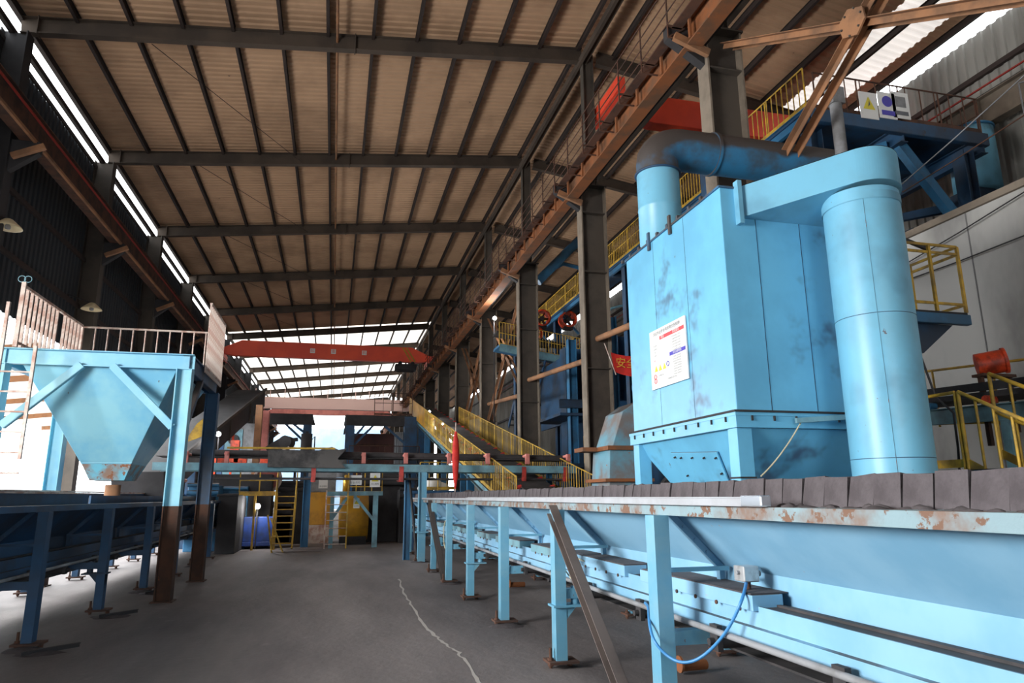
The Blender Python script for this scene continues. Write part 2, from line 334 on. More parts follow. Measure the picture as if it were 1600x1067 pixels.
nf = sum(1 for y in BAYS if y > 11.3)
k = 0
for y in BAYS:
    if y < 18: continue
    o = ORD[k] if k < 12 else 'last'
    t = thing('roof_beam', 'dusty brown steel roof beam spanning the left hall, %s from the camera' % o, 'roof beam', (-8.57, y, 13.8), 'roof beams of the left hall')
    mb = MB().ibeam((-8.6, y, 14.02), (7.2, y, 15.73), .22, .46, .025)
    part('beam', mb, BEAM, t)
    pm = MB()
    for X in (-8.2, .0): pm.box(X, X+.03, y-.13, y+.13, 14.02+.108*(X+8.57)-.27, 14.02+.108*(X+8.57)+.27)
    part('splice_plate', pm, BEAM, t)
    part('tie_rod', MB().tube((-5.5, y+.2, 14.15), (-1.8, y+7.3, 14.55), .012, 5), PURL, t)
    k += 1
for k, y in enumerate([v for v in BAYS if v > 11.3 and v < 72]):
    solo('roof_beam', MB().ibeam((7.7, y, 15.7), (16.9, y, 14.3), .2, .42, .025), BEAM, 'brown steel roof beam spanning the right hall, %s from the camera' % ORD[k], 'roof beam', 'roof beams of the right hall')

# crane columns, right row
def crane_column(y, k, label):
    t = thing('crane_column', label, 'column', (7.35, y, 0), 'crane columns between the halls')
    part('shaft', MB().box(6.98, 7.72, y-.012, y+.012, 0, 11.1), COLM, t)
    part('flange', MB().box(6.94, 6.98, y-.2, y+.2, 0, 11.1), COLM_EDGE, t)
    part('flange', MB().box(7.72, 7.76, y-.2, y+.2, 0, 11.1), COLM_EDGE, t)
    part('stiffener_plate', MB().box(6.98, 7.72, y-.19, y+.19, 5.35, 5.38).box(6.98, 7.72, y-.19, y+.19, 8.3, 8.33).box(6.98, 7.72, y-.19, y+.19, 10.2, 10.23), COLM, t)
    part('cap_plate', MB().box(6.9, 7.8, y-.24, y+.24, 11.1, 11.14), COLM, t)
    part('crane_bracket', MB().prism([(6.94, 11.1), (6.15, 11.1), (6.15, 10.8), (6.94, 10.3)], y-.1, y+.1), DARK, t)
    part('knee_brace', MB().bar((6.2, y-.25, 10.72), (6.95, y-.25, 10.45), .1, .16), RUSTP, t, label='pale tan knee brace')
    part('upper_shaft', MB().ibeam((7.35, y, 11.14), (7.35, y, 15.75), .26, .34, .02, up=(1, 0, 0)), COLM, t)
    return t
near = ['dusty steel crane column rising behind the blue dust filter', 'dusty steel crane column standing just left of the blue dust filter',
        'dusty steel crane column with a pipe strut leading to the column beside the filter']
for k, y in enumerate([v for v in BAYS if v > 10]):
    crane_column(y, k, near[k] if k < 3 else 'dusty steel crane column between the halls, %s in the row from the camera' % ORD[min(k, 12)])
# pipe struts between the columns
for k, y in enumerate([11.2, 18.7, 26.2, 33.7, 41.2]):
    solo('pipe_strut', MB().tube((7.35, y+.15, 5.75), (7.35, y+7.35, 6.25), .09, 12), RUSTP, 'tan pipe strut joining the %s and %s crane columns at mid height' % (ORD[k], ORD[k+1]), 'strut', 'pipe struts between crane columns')
    solo('pipe_strut', MB().tube((6.86, y+.2, 10.75), (6.86, y+7.1, 10.95), .065, 12), RUSTP, 'rusty orange pipe below the crane girder from the %s to the %s column' % (ORD[k], ORD[k+1]), 'strut', 'rusty pipes below the crane girder')
solo('pipe_strut', MB().tube((6.86, 3.9, 10.75), (6.86, 10.9, 10.75), .065, 12), RUSTP, 'rusty orange pipe ending at the column behind the blue filter', 'strut', 'rusty pipes below the crane girder')
# X bracing between columns
def cross_brace(ya, yb, za, zb, label, mat, s=.11, gus=.3):
    t = thing('cross_brace', label, 'bracing', (7.4, ya, za))
    ym, zm = (ya+yb)/2, (za+zb)/2
    for sgn in (-.11, .11):
        part('angle_bar', MB().angle((7.4+sgn, ya, za), (7.4+sgn, yb, zb), s, .012, up=(1, 0, 0)), RUSTP, t)
        part('angle_bar', MB().angle((7.4+sgn, ya, zb), (7.4+sgn, yb, za), s, .012, up=(1, 0, 0)), RUSTP, t)
    part('gusset_plate', MB().prism([(ym-gus, zm-gus*.4), (ym-gus*.3, zm-gus), (ym+gus*.8, zm-gus*.5), (ym+gus, zm+gus*.5), (ym+gus*.2, zm+gus), (ym-gus*.9, zm+gus*.4)], 7.2, 7.23, 'X'), RUSTP, t)
    bt = MB()
    for a in range(6): bt.tube((7.18, ym+.2*math.cos(a), zm+.2*math.sin(a)), (7.2, ym+.2*math.cos(a), zm+.2*math.sin(a)), .018, 6)
    part('bolt', bt, COLM, t)
cross_brace(3.98, 11.0, 6.56, 10.72, 'rusty tan angle steel cross bracing with a bolted centre plate above the blue filter', RUSTP, .1, .26)
cross_brace(33.9, 41.0, 5.4, 10.6, 'dark thin cross bracing between far crane columns behind the inclined conveyor', DARK)
cross_brace(26.4, 33.5, 5.4, 10.6, 'dark thin cross bracing beside the third crane column', DARK)

# crane runway on the right row, with walkway rails
t = thing('crane_runway_girder', 'rusty orange crane runway girder along the right column row with walkway handrails', 'girder', (6.6, -6, 10.6))
part('girder', MB().ibeam((6.62, -6, 10.86), (6.62, Y1, 10.86), .34, .6, .03), RUST, t)
part('crane_rail', MB().box(6.59, 6.65, -6, Y1, 11.17, 11.26), DARK, t)
part('power_rail', MB().box(6.84, 6.88, -6, Y1, 10.6, 10.68), DARK, t)
part('walkway', MB().box(6.22, 6.44, -6, Y1, 11.0, 11.03), RUSTD, t)
for z in (11.05, 11.32, 11.6, 11.9): part('walkway_rail', MB().tube((6.12, -6, z), (6.12, Y1, z), .014, 5), RUSTD, t)
sm = MB().box(6.42, 6.47, -.03, .03, 10.59, 11.14).mesh('stiffener', (6.6, 0, 10.6)); sm.materials.append(RUST)
rm = MB().tube((6.12, 0, 10.75), (6.12, 0, 11.9), .02, 5).bar((6.12, 0, 11.02), (6.5, 0, 11.02), .04, .04).bar((6.12, 0, 10.76), (6.5, 0, 10.76), .03, .03).bar((6.12, 0, 10.76), (6.48, 0, 11.0), .025, .025).mesh('rail_bracket', (6.6, 0, 10.6)); rm.materials.append(RUSTD)
for i in range(60):
    inst('stiffener', sm, t, (0, 8+1.25*i, 0)); inst('rail_bracket', rm, t, (0, 8.3+1.25*i, 0))
t = thing('crane_runway_girder', 'slim dark crane runway rail of the right hall, fixed behind the column row', 'girder', (7.95, -6, 11.9))
part('girder', MB().ibeam((7.98, -6, 12.03), (7.98, 70, 12.03), .2, .12, .02), BEAM, t)
part('crane_rail', MB().box(7.95, 8.01, -6, 70, 12.09, 12.16), DARK, t)
# left runway and columns
t = thing('crane_runway_girder', 'dusty dark crane runway girder along the left wall with a red power line', 'girder', (-8, -6, 10.7))
part('girder', MB().ibeam((-8.0, -6, 11.1), (-8.0, Y1, 11.1), .35, .75, .03), RUSTD, t)
part('crane_rail', MB().box(-8.03, -7.97, -6, Y1, 11.49, 11.57), DARK, t)
part('power_line', MB().box(-7.74, -7.7, -6, Y1, 11.15, 11.2), paint('dull_red_line', (150, 40, 32)), t, label='thin dull red power line')
part('lower_flange_edge', MB().box(-7.85, -7.78, -6, Y1, 10.66, 10.74), RUSTP, t)
for k, y in enumerate([v for v in BAYS if v > 10]):
    t = thing('crane_column', 'dark steel column of the left wall, %s in its row from the camera' % ORD[min(k, 12)], 'column', (-8.7, y, 0), 'columns of the left wall')
    part('shaft', MB().ibeam((-8.65, y, 0), (-8.65, y, 13.8), .4, .6, .025, up=(1, 0, 0)), COLM if 20 < y < 50 else DARK, t)  # lighter steel stands in for daylight on the columns at the opening
    part('crane_bracket', MB().prism([(-8.4, 10.7), (-7.7, 10.7), (-7.7, 10.4), (-8.4, 9.8)], y-.1, y+.1), DARK, t)
    part('knee_brace', MB().bar((-8.2, y-.3, 10.15), (-7.5, y-.3, 10.5), .12, .14), RUSTP, t, label='pale tan knee brace')
# runway beam on right wall
t = thing('crane_runway_girder', 'pale brown crane girder with stiffeners along the right ribbed wall', 'girder', (16.5, -6, 11.3))
part('girder', MB().ibeam((16.55, -6, 11.75), (16.55, 70, 11.75), .3, .8, .03), COLM_EDGE, t)
part('crane_rail', MB().box(16.5, 16.57, -6, 70, 12.15, 12.25), DARK, t)
part('power_line', MB().box(16.3, 16.34, -6, 70, 12.3, 12.34), paint('dull_red_line', (150, 40, 32)), t, label='thin red power line')
sm = MB().box(16.38, 16.56, -.03, .03, 11.36, 12.14).mesh('stiffener', (16.5, 0, 11.3)); sm.materials.append(COLM_EDGE)
for i in range(20): inst('stiffener', sm, t, (0, 8+1.6*i, 0))

# ------------------------------------------------------------------ cranes
def bridge_crane(y, x0, x1, z0, z1, mat, label, chars, hoist=None, stripe=None):
    t = thing('bridge_crane', label, 'crane', (x0, y, z0)); wd = .45; e = min(1.3, (x1-x0)*.12)
    part('box_girder', MB().prism([(x0, z0+.15), (x0+e*.6, z0), (x1-e*.6, z0), (x1, z0+.15), (x1, z0+(z1-z0)*.45), (x1-e, z1), (x0+e, z1), (x0, z0+(z1-z0)*.45)], y-wd/2, y+wd/2), mat, t, .02)
    for x in (x0, x1):
        c = part('end_carriage', MB().box(x-.18, x+.18, y-1.6, y+1.6, z0-.25, z0+.22), mat, t, .02)
        for s in (-1.2, 1.2): part('wheel', MB().tube((x-.09, y+s, z0-.27), (x+.09, y+s, z0-.27), .17, 16), DARK, c)
    for fx, ch in chars:
        x = x0+(x1-x0)*fx; s = (z1-z0)*.3; zc = (z0+z1)/2
        p = part('name_plate', MB().box(x-s/2, x+s/2, y-wd/2-.012, y-wd/2-.002, zc-s/2, zc+s/2), WHITE, t)
        lettering('character', ch, s*.8, (x, y-wd/2-.016, zc), (1, 0, 0), (0, 0, 1), mat, p)
    if stripe:
        for dx in (0, .28): part('warning_stripe', MB().prism([(stripe+dx, z1-.05), (stripe+dx+.14, z1-.05), (stripe+dx+.75, z0+.05), (stripe+dx+.61, z0+.05)], y-wd/2-.008, y-wd/2-.002), YELP, t)
    if hoist:
        h = part('hoist_trolley', MB().box(hoist-.75, hoist+.75, y-.45, y+.45, z0-.6, z0-.18).tube((hoist-.6, y, z0-.45), (hoist+.6, y, z0-.45), .28, 16), DARK, t, .02)
        part('trolley_wheel', MB().tube((hoist-.4, y-.3, z0-.1), (hoist-.4, y+.3, z0-.1), .14, 12).tube((hoist+.5, y-.3, z0-.1), (hoist+.5, y+.3, z0-.1), .14, 12), DARK, h)
    return t
bridge_crane(50, -7.9, 6.45, 11.35, 12.45, REDF, 'red overhead bridge crane spanning the left hall far above the blue hopper', [(.42, '起'), (.52, '重'), (.67, '机')], hoist=4.7, stripe=4.4)
bridge_crane(17, 8.0, 16.5, 12.45, 13.35, RED, 'bright red overhead crane in the right hall behind the rusty girder and column', [(.62, '10'), (.66, 't')])
solo('crane_buffer_beam', MB().box(7.6, 7.85, 16.9, 19.2, 13.45, 13.9), RED, 'short red beam end poking out left of the runway rails beside the upper column', 'crane part')
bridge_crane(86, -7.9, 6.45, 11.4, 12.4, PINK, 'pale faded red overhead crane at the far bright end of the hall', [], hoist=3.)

# ------------------------------------------------------------------ feed troughs (long belt bins on legs)
def blob(mb, c, rx, ry, h, seed, n=9):
    rr = random.Random(seed); V = [(c[0], c[1], c[2]+h)]
    for j, (f, z) in enumerate(((.45, .7), (.8, .3), (1.05, -.01))):
        for i in range(n):
            a = 2*math.pi*i/n; q = f*rr.uniform(.75, 1.2); V.append((c[0]+rx*q*math.cos(a), c[1]+ry*q*math.sin(a), c[2]+max(-.01, h*z*rr.uniform(.7, 1.2)) if j < 2 else c[2]-.01))
    F = [(0, 1+i, 1+(i+1) % n) for i in range(n)]+[(1+j*n+i, 1+(j+1)*n+i, 1+(j+1)*n+(i+1) % n, 1+j*n+(i+1) % n) for j in range(2) for i in range(n)]
    return mb.add(V, F, True)
def trough(side, xf, legs, ya, yb, width, label, mats, cellidx=(), slabs=None, backz=None):
    """side +1: the bin extends to +X from its front x=xf; legs: list of Y"""
    PM, LM, RMt = mats
    s = side; X = lambda d: xf+s*d
    t = thing('feed_trough', label, 'conveyor trough', (xf, ya, 0))
    def bx(mb, a, b, y0, y1, z0, z1): return mb.box(min(X(a), X(b)), max(X(a), X(b)), y0, y1, z0, z1)
    rim = MB(); bx(rim, -.0, .012, ya, yb, 1.60, 1.675); bx(rim, .012, .42, ya, yb, 1.655, 1.675)
    part('rim_channel', rim, RMt, t, label='rust-streaked rim channel with pale blue paint')
    # side plate: sloped then vertical, real thickness
    part('side_plate', MB().prism([(X(.10), 1.655), (X(.56), 1.2), (X(.56), .98), (X(.572), .98), (X(.572), 1.205), (X(.115), 1.66)], ya, yb), PM, t)
    wv = width
    part('side_plate', MB().prism([(X(wv-.10), 1.655), (X(wv-.56), 1.2), (X(wv-.56), .98), (X(wv-.548), .98), (X(wv-.548), 1.205), (X(wv-.085), 1.66)], ya, yb), PM, t)
    # conveyor frame along the foot of the plate
    fr = MB(); bx(fr, .30, .315, ya, yb, .90, 1.03); bx(fr, .25, .30, ya, yb, .885, .9); bx(fr, .25, .262, ya, yb, .80, .885); bx(fr, .262, .40, ya, yb, .80, .812)
    part('conveyor_frame', fr, PM, t)
    b = MB(); bx(b, .315, .55, ya, yb, 1.0, 1.02); bx(b, .44, .47, ya, yb, 1.02, 1.035); bx(b, .6, wv-.6, ya, yb, .97, .99); bx(b, .5, wv-.5, ya, yb, .62, .635)
    part('belt', b, BELT, t)
    part('back_frame', bx(bx(MB(), wv-.02, wv, ya, yb, 1.55, 1.675), wv-.4, wv-.3, ya, yb, .8, 1.0), PM, t)
    part('material_bed', MB().prism([(X(.2), 1.62), (X(wv*.5), 1.78), (X(wv-.2), 1.62), (X(wv-.64), 1.18), (X(wv-.64), 1.02), (X(.64), 1.02), (X(.64), 1.18)], ya+.05, yb-.05), COAL, t)
    part('lower_pipe', MB().tube((X(.16), ya, .83), (X(.16), yb, .83), .022, 10), GREYP, t, label='dull grey pipe running along the frame')
    lg = MB(); lg.box(-.06, .06, -.075, .075, .07, 1.6)
    lm = lg.mesh('leg'); lm.materials.append(LM)
    fp = MB().box(-.15, .17, -.13, .13, .05, .075).tube((-.11, -.02, -.0), (-.11, -.02, .2), .017, 8).tube((-.11, -.02, .075), (-.11, -.02, .1), .032, 6).tube((-.11, -.02, .02), (-.11, -.02, .05), .03, 6).tube((.12, .05, 0), (.12, .05, .06), .03, 8)
    fm = fp.mesh('foot_plate'); fm.materials.append(RUSTD)
    gs = MB(); gs.add([], [])
    # gusset rib following the plate
    g = MB().prism([(s*.02, 1.60), (s*.13, 1.64), (s*.55, 1.21), (s*.55, .99), (s*.50, .99), (s*.50, 1.19), (s*.10, 1.58)], -.006, .006)
    g.bar((s*.08, 0, 1.60), (s*.50, 0, 1.19), .05, .008, (s*.7, 0, .7)).bar((s*.50, 0, 1.19), (s*.50, 0, .99), .05, .008, (1, 0, 0))
    for q in (.25, .5, .75): g.tube((s*(.12+.38*q), -.02, 1.6-.38*q), (s*(.12+.38*q), .02, 1.6-.38*q), .013, 6)
    gm = g.mesh('rib'); gm.materials.append(PM)
    tm = MB().bar((0, 0, 1.2), (s*.52, 0, 1.2), .04, .03).mesh('tie_bar'); tm.materials.append(LM)
    cm = MB().box(*(sorted((0, s*wv))+[-.05, .05, .68, .78])).mesh('cross_member'); cm.materials.append(LM)
    rl = MB().tube((s*.2, 0, .76), (s*.42, 0, .76), .05, 12).box(*(sorted((s*.16, s*.2))+[-.05, .05, .7, .87])).tube((s*.12, 0, .76), (s*.2, 0, .76), .025, 8).mesh('roller'); rl.materials.append(DARK)
    for i, y in enumerate(legs):
        l = inst('leg', lm, t, (s*-.05, y-ya, 0)); inst('foot_plate', fm, l)
        l2 = inst('leg', lm, t, (s*(wv+.05), y-ya, 0)); inst('foot_plate', fm, l2)
        inst('rib', gm, t, (0, y-ya+.1, 0)); inst('tie_bar', tm, t, (0, y-ya, 0)); inst('cross_member', cm, t, (0, y-ya, 0))
        if i in cellidx:
            part('load_cell_bracket', MB().prism([(X(-.11), .44), (X(-.02), .44), (X(.12), .6), (X(-.11), .6)], y-.07, y+.07).box(min(X(-.14), X(.22)), max(X(-.14), X(.22)), y-.11, y+.11, .6, .62).tube((X(.13), y, .62), (X(.13), y, .8), .045, 14), LM, t)
        if i % 2 == 0 and y > 6: part('dust_heap', blob(MB(), (X(-.05), y-.1, 0), .26, .2, .05, i), COAL, t, kind='stuff')
    y = ya+1.2
    while y < yb-.5:
        inst('roller', rl, t, (0, y-ya, 0)); y += 1.25
    return t
RL = [4.96, 7.42, 9.93, 12.44, 14.80, 17.1, 19.85, 22.5]
tr = trough(1, 2.44, RL, .9, 24.2, 1.85, 'light blue belt feed trough on legs running along the right foreground under the dust filter', (BLUE_TROUGH, BLUE_LEG, RIM), cellidx=(1, 3, 5))
# covers on the frame (cream boxes with gaps) and near end cover with its ledge
for i, (a, b_) in enumerate(((4.25, 6.0), (6.35, 8.3), (8.6, 9.6), (10.2, 11.8), (12.3, 13.4), (14.0, 15.6), (16.0, 17.2), (18, 20))):
    c = part('frame_cover', MB().box(2.70, 2.93, a, b_, 1.0, 1.10), BLUE_TROUGH if i < 2 else TEAL, tr, .004)
    bt = MB()
    for k in range(int((b_-a)/.3)): bt.tube((2.69, a+.15+.3*k, 1.0), (2.70, a+.15+.3*k, 1.0), .016, 6)
    part('bolt', bt, RUSTD, c)
    part('dust_layer', MB().box(2.71, 2.99, a+.03, b_-.03, 1.10, 1.108), COAL, c)
# row of dust-caked slabs along the rim
sms = []
for v in range(6):
    rr = random.Random(v); tt = rr.uniform(-.008, .008)
    mb = MB().add([(0, .004, 0), (.05, .004, 0), (.05, .189, 0), (0, .189, 0), (.03+tt, .006, .17+rr.uniform(-.006, .012)), (.08+tt, .006, .17), (.08+tt, .186, .17), (.03+tt, .186, .17+rr.uniform(-.006, .012))],
                  [(0, 2, 1), (0, 3, 2), (4, 5, 6, 7), (0, 1, 5, 4), (1, 2, 6, 5), (2, 3, 7, 6), (3, 0, 4, 7)])
    me = mb.mesh('side_slab'); me.materials.append(SLAB); sms.append(me)
for i in range(100):
    o = inst('side_slab', sms[random.randrange(6)], tr, (.26+random.uniform(-.006, .006), 1.75-.9+.19*i, 1.672)); o.rotation_euler = (random.uniform(-.008, .008), 0, random.uniform(-.015, .015))
far = MB()
for i in range(22): far.box(2.72, 2.76, 20.76+.19*i-.0, 20.76+.19*i+.18, 1.672, 1.84)
part('side_slab_far', far, SLAB, tr, kind='stuff')
dm = MB()
for i in range(60):
    y = 1.6+i*.085+random.uniform(-.03, .03); blob(dm, (2.62+random.uniform(-.1, .06), y, 1.675), random.uniform(.02, .07), random.uniform(.03, .09), random.uniform(.006, .03), i, 7)
part('crumbled_dust', dm, COAL, tr, kind='stuff')
blob(mbp := MB(), (3.25, 1.9, 1.70), .5, 1.3, .24, 77, 12)
part('dust_heap', mbp, COAL, tr, kind='stuff')
blob(mbp := MB(), (3.3, 17.5, 1.70), .4, 1.0, .22, 79, 12)
part('dust_heap', mbp, COAL, tr, kind='stuff')
solo('cover_strip', MB().box(2.40, 2.455, 3.82, 13.0, 1.677, 1.727).box(2.44, 2.47, 3.82, 13.0, 1.677, 1.735), STRIP, 'long white aluminium strip lying on the trough rim', 'metal strip', bev=.004)  # plain metal strip, gives no light
solo('cover_strip', MB().box(2.40, 2.455, 13.06, 22.5, 1.677, 1.72), STRIP, 'far half of the white strip on the trough rim beyond the near strip', 'metal strip', bev=.004)
solo('metal_cover', MB().box(2.392, 2.463, 3.6, 3.815, 1.678, 1.742), paint('polished_cap', (214, 222, 232), .15, metal=.7), 'shiny metal cap closing the near end of the white strip', 'end cap', bev=.008)
# braces leaning off the rim
solo('channel_brace', MB().chan((2.33, 7.42, 1.6), (2.33, 5.35, 0.0), .09, .115, .012, up=(0, 1, 0), side=1), paint('brown_grey_brace', (98, 88, 84), .7, dirt=(72, 64, 62), amt=.7, scale=2), 'brown channel steel brace leaning from the trough rim down to the floor', 'brace')
solo('channel_brace', MB().chan((2.33, 17.5, 1.6), (2.33, 14.9, 0.0), .1, .14, .012, up=(0, 1, 0), side=1), COLM, 'far brown steel brace leaning against the middle of the right trough', 'brace')
# junction box, hose, loops of cable
jb = thing('junction_box', 'small silver junction box on the trough ledge with a blue hose', 'junction box', (2.82, 4.5, 1.11))
part('box', MB().box(2.76, 2.88, 4.42, 4.55, 1.16, 1.265), paint('galvanised_box', (196, 196, 196), .3, metal=.5, dirt=(120, 110, 104), amt=.6, scale=9), jb, .008)
part('stem', MB().tube((2.82, 4.48, 1.11), (2.82, 4.48, 1.165), .022, 10), RUSTD, jb)
part('cable_gland', MB().tube((2.88, 4.48, 1.21), (2.92, 4.48, 1.21), .02, 10).tube((2.74, 4.48, 1.22), (2.76, 4.48, 1.22), .014, 8), GREYP, jb)
def catenary(p, q, sag, n=20, off=(0, 0, 0)):
    p, q = Vector(p), Vector(q); return [p.lerp(q, i/n)+Vector((off[0], off[1], off[2]-sag))*(4*(i/n)*(1-i/n)) for i in range(n+1)]
hz = [at(px, py, X=xx) for px, py, xx in ((1158, 896, 2.9), (1166, 903, 2.84), (1164, 920, 2.72), (1158, 940, 2.64), (1146, 967, 2.6), (1130, 993, 2.56), (1108, 1017, 2.52), (1085, 1032, 2.45), (1062, 1034, 2.38), (1040, 1022, 2.32), (1022, 1000, 2.27), (1015, 975, 2.3), (1013, 950, 2.42), (1008, 942, 2.5))]
def smooth(P, k=5):
    Q = [P[0]]+list(P)+[P[-1]]; R = []
    for i in range(1, len(Q)-2):
        a, b, c, d = Q[i-1], Q[i], Q[i+1], Q[i+2]
        for j in range(k):
            t = j/k; R.append((b*2+(c-a)*t+(a*2-b*5+c*4-d)*t*t+(b*3-a-c*3+d)*t**3)*.5)
    return R+[P[-1]]
solo('flexible_hose', MB().path(smooth(hz), .011, 10), FLEX, 'blue flexible hose hanging in a loop below the junction box', 'hose')
solo('cable_loop', MB().path(catenary((2.5, 6.9, 1.1), (2.5, 7.1, .83), -.12, 12, (0, .75, 0)), .008, 6), CREAM, 'cream cable looping out of the trough frame beside the second leg', 'cable')
solo('cable_loop', MB().path([(2.45, 15.6+.32*math.cos(a), .93+.3*math.sin(a)) for a in [i*.45 for i in range(15)]], .012, 6), CREAM, 'coiled cream cable loop hung on the far part of the trough', 'cable')
for i, (x, y) in enumerate(((at(1075, 1040, Z=.08).x, at(1075, 1040, Z=.08).y), (at(803, 915, Z=.06).x, at(803, 915, Z=.06).y))):
    t = thing('floor_bracket', ['rusty orange pipe flange on the floor behind the nearest trough leg', 'small rusty flange on the floor under the middle of the trough'][i], 'bracket', (x, y, 0))
    part('flange', MB().tube((x-.1, y, .1), (x-.08, y, .1), .08, 16), RUST, t); part('stub_pipe', MB().tube((x-.07, y, .08), (x+.22, y+.05, .07), .05, 14), RUST, t)
LL = [10.04, 12.66, 15.36, 18.0, 20.56, 22.7, 24.9]
tl = trough(-1, -3.52, [-.6, 2.06, 4.72, 7.38]+LL, -2.0, 27.5, 1.9, 'dusty dark blue feed trough on legs along the left side under the hopper', (BLUE_DARK, BLUE_DARK, BLUE_DARK), cellidx=(5,))  # unseen near stretch added to cast its shadow over the floor
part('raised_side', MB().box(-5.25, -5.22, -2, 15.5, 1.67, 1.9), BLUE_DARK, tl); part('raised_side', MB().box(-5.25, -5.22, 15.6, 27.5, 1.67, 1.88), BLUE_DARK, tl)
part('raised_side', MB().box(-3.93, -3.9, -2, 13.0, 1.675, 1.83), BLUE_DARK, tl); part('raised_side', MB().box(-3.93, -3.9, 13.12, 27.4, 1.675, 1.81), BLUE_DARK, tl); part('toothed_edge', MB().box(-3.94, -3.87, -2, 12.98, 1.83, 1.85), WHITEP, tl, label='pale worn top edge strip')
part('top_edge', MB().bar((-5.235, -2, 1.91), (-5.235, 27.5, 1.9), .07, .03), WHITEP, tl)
part('return_belt_pipe', MB().tube((-4.9, 7, .55), (-4.9, 27, .55), .16, 20), GREYP, tl, label='thick pale grey pipe under the trough')
# debris beside the left trough
for i, (x, y, dx) in enumerate(((-3.35, 9.6, .5), (-3.3, 12.2, .45), (-3.3, 14.9, .3))):
    t = thing('scrap_angle', 'piece of dark scrap steel on dust by the %s trough leg from the left' % ORD[i], 'scrap metal', (x, y, 0), 'scrap by the left trough legs')
    part('bar', MB().angle((x, y-.05, .03), (x+dx, y+.25, .05), .05, .008), DARK, t); part('dust', blob(MB(), (x+.1, y+.1, 0), .3, .2, .04, i+20), COAL, t, kind='stuff')

# jagged white line on the floor
pts = [at(x, y, Z=0) for x, y in ((624, 905), (630, 925), (640, 940), (652, 960), (668, 982), (683, 996), (701, 1010), (716, 1020), (728, 1035), (745, 1060), (760, 1085))]
mb = MB(); V = []; fine = []
for a, b_ in zip(pts, pts[1:]):
    for i in range(5): fine.append(a.lerp(b_, i/5))
for p in fine: w_ = random.uniform(.008, .028); j = random.uniform(-.02, .02); V += [(p.x-w_+j, p.y, .004), (p.x+w_+j, p.y, .004)]
mb.add(V, [(2*i, 2*i+1, 2*i+3, 2*i+2) for i in range(len(fine)-1)])
solo('floor_line', mb, paint('chalk_white', (178, 172, 166), .9), 'jagged white crack line running along the dark floor', 'floor line')

# ------------------------------------------------------------------ blue hopper with platform on the left
HX0, HX1, HY0, HY1 = -5.8, -2.78, 13.79, 16.9
t = thing('charging_hopper', 'big light blue charging hopper in a post frame on the left with braces', 'hopper', (-4.3, 15.3, 0))
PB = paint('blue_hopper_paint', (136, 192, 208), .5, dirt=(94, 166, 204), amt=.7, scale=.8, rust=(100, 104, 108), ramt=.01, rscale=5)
PB2 = paint('blue_rust_foot_paint', (92, 170, 204), .6, dirt=(70, 120, 150), amt=.6, scale=1, rust=(92, 60, 44), ramt=.1, rscale=2)
RF = paint('rusted_post_foot', (86, 58, 44), .85, dirt=(58, 44, 38), amt=.8, scale=2, rust=(126, 76, 48), ramt=.08)
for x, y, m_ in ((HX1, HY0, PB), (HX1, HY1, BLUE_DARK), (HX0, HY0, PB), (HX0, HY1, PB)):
    p = part('post', MB().ibeam((x, y, 1.62), (x, y, 4.1), .26, .25, .018, up=(1, 0, 0)), m_, t)
    part('rusty_foot', MB().ibeam((x, y, 0), (x, y, 1.62), .26, .25, .018, up=(1, 0, 0)).box(x-.18, x+.18, y-.18, y+.18, 0, .02), RF, p, label='rusted brown lower half of the post')
part('top_beam', MB().chan((HX0-.15, HY0, 4.24), (HX1+.14, HY0, 4.24), .12, .27, .015, side=-1), PB, t)
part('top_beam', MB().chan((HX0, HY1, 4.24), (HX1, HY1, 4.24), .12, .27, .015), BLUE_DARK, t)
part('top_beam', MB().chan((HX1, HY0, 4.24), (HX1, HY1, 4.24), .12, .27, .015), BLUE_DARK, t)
part('top_beam', MB().chan((HX0, HY0, 4.24), (HX0, HY1, 4.24), .12, .27, .015), PB, t)
part('diagonal_brace', MB().chan((-4.5, 13.76, 4.12), (-5.62, 13.76, 3.0), .1, .12, .014, side=-1), PB, t)
part('diagonal_brace', MB().chan((-4.0, 13.76, 4.12), (-2.9, 13.76, 3.02), .1, .12, .014), PB, t)
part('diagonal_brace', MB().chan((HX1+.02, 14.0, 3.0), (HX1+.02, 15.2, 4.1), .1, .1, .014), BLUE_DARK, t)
a = [(-4.5, 14.95, 2.12), (-3.92, 14.95, 2.12), (-3.92, 15.75, 2.12), (-4.5, 15.75, 2.12)]; b_ = [(-5.5, 13.92, 4.12), (-2.95, 13.92, 4.12), (-2.95, 16.8, 4.12), (-5.5, 16.8, 4.12)]
part('hopper_body', MB().hull8(a, b_), PB, t, .01)
part('hopper_seam', MB().hull8([(-4.64, 14.79, 2.42), (-3.77, 14.79, 2.42), (-3.77, 15.9, 2.42), (-4.64, 15.9, 2.42)], [(-4.645, 14.785, 2.45), (-3.765, 14.785, 2.45), (-3.765, 15.91, 2.45), (-4.645, 15.91, 2.45)]), PB, t)
part('lower_cone', MB().hull8([(-4.51, 14.94, 2.1), (-3.91, 14.94, 2.1), (-3.91, 15.76, 2.1), (-4.51, 15.76, 2.1)], [(-4.63, 14.8, 2.40), (-3.78, 14.8, 2.40), (-3.78, 15.89, 2.40), (-4.63, 15.89, 2.40)]), paint('rust_stained_cone', (112, 190, 214), .6, dirt=(150, 110, 84), amt=.9, scale=2.2, rust=(140, 92, 66), ramt=.3, rscale=7), t, label='rust-stained lower cone')
part('outlet_pipe', MB().tube((-4.2, 15.35, 1.75), (-4.2, 15.35, 2.02), .14, 12), RUSTP, t)
part('deck', MB().box(HX0, HX1+.1, HY0, HY1, 4.37, 4.4), BLUE_DARK, t)
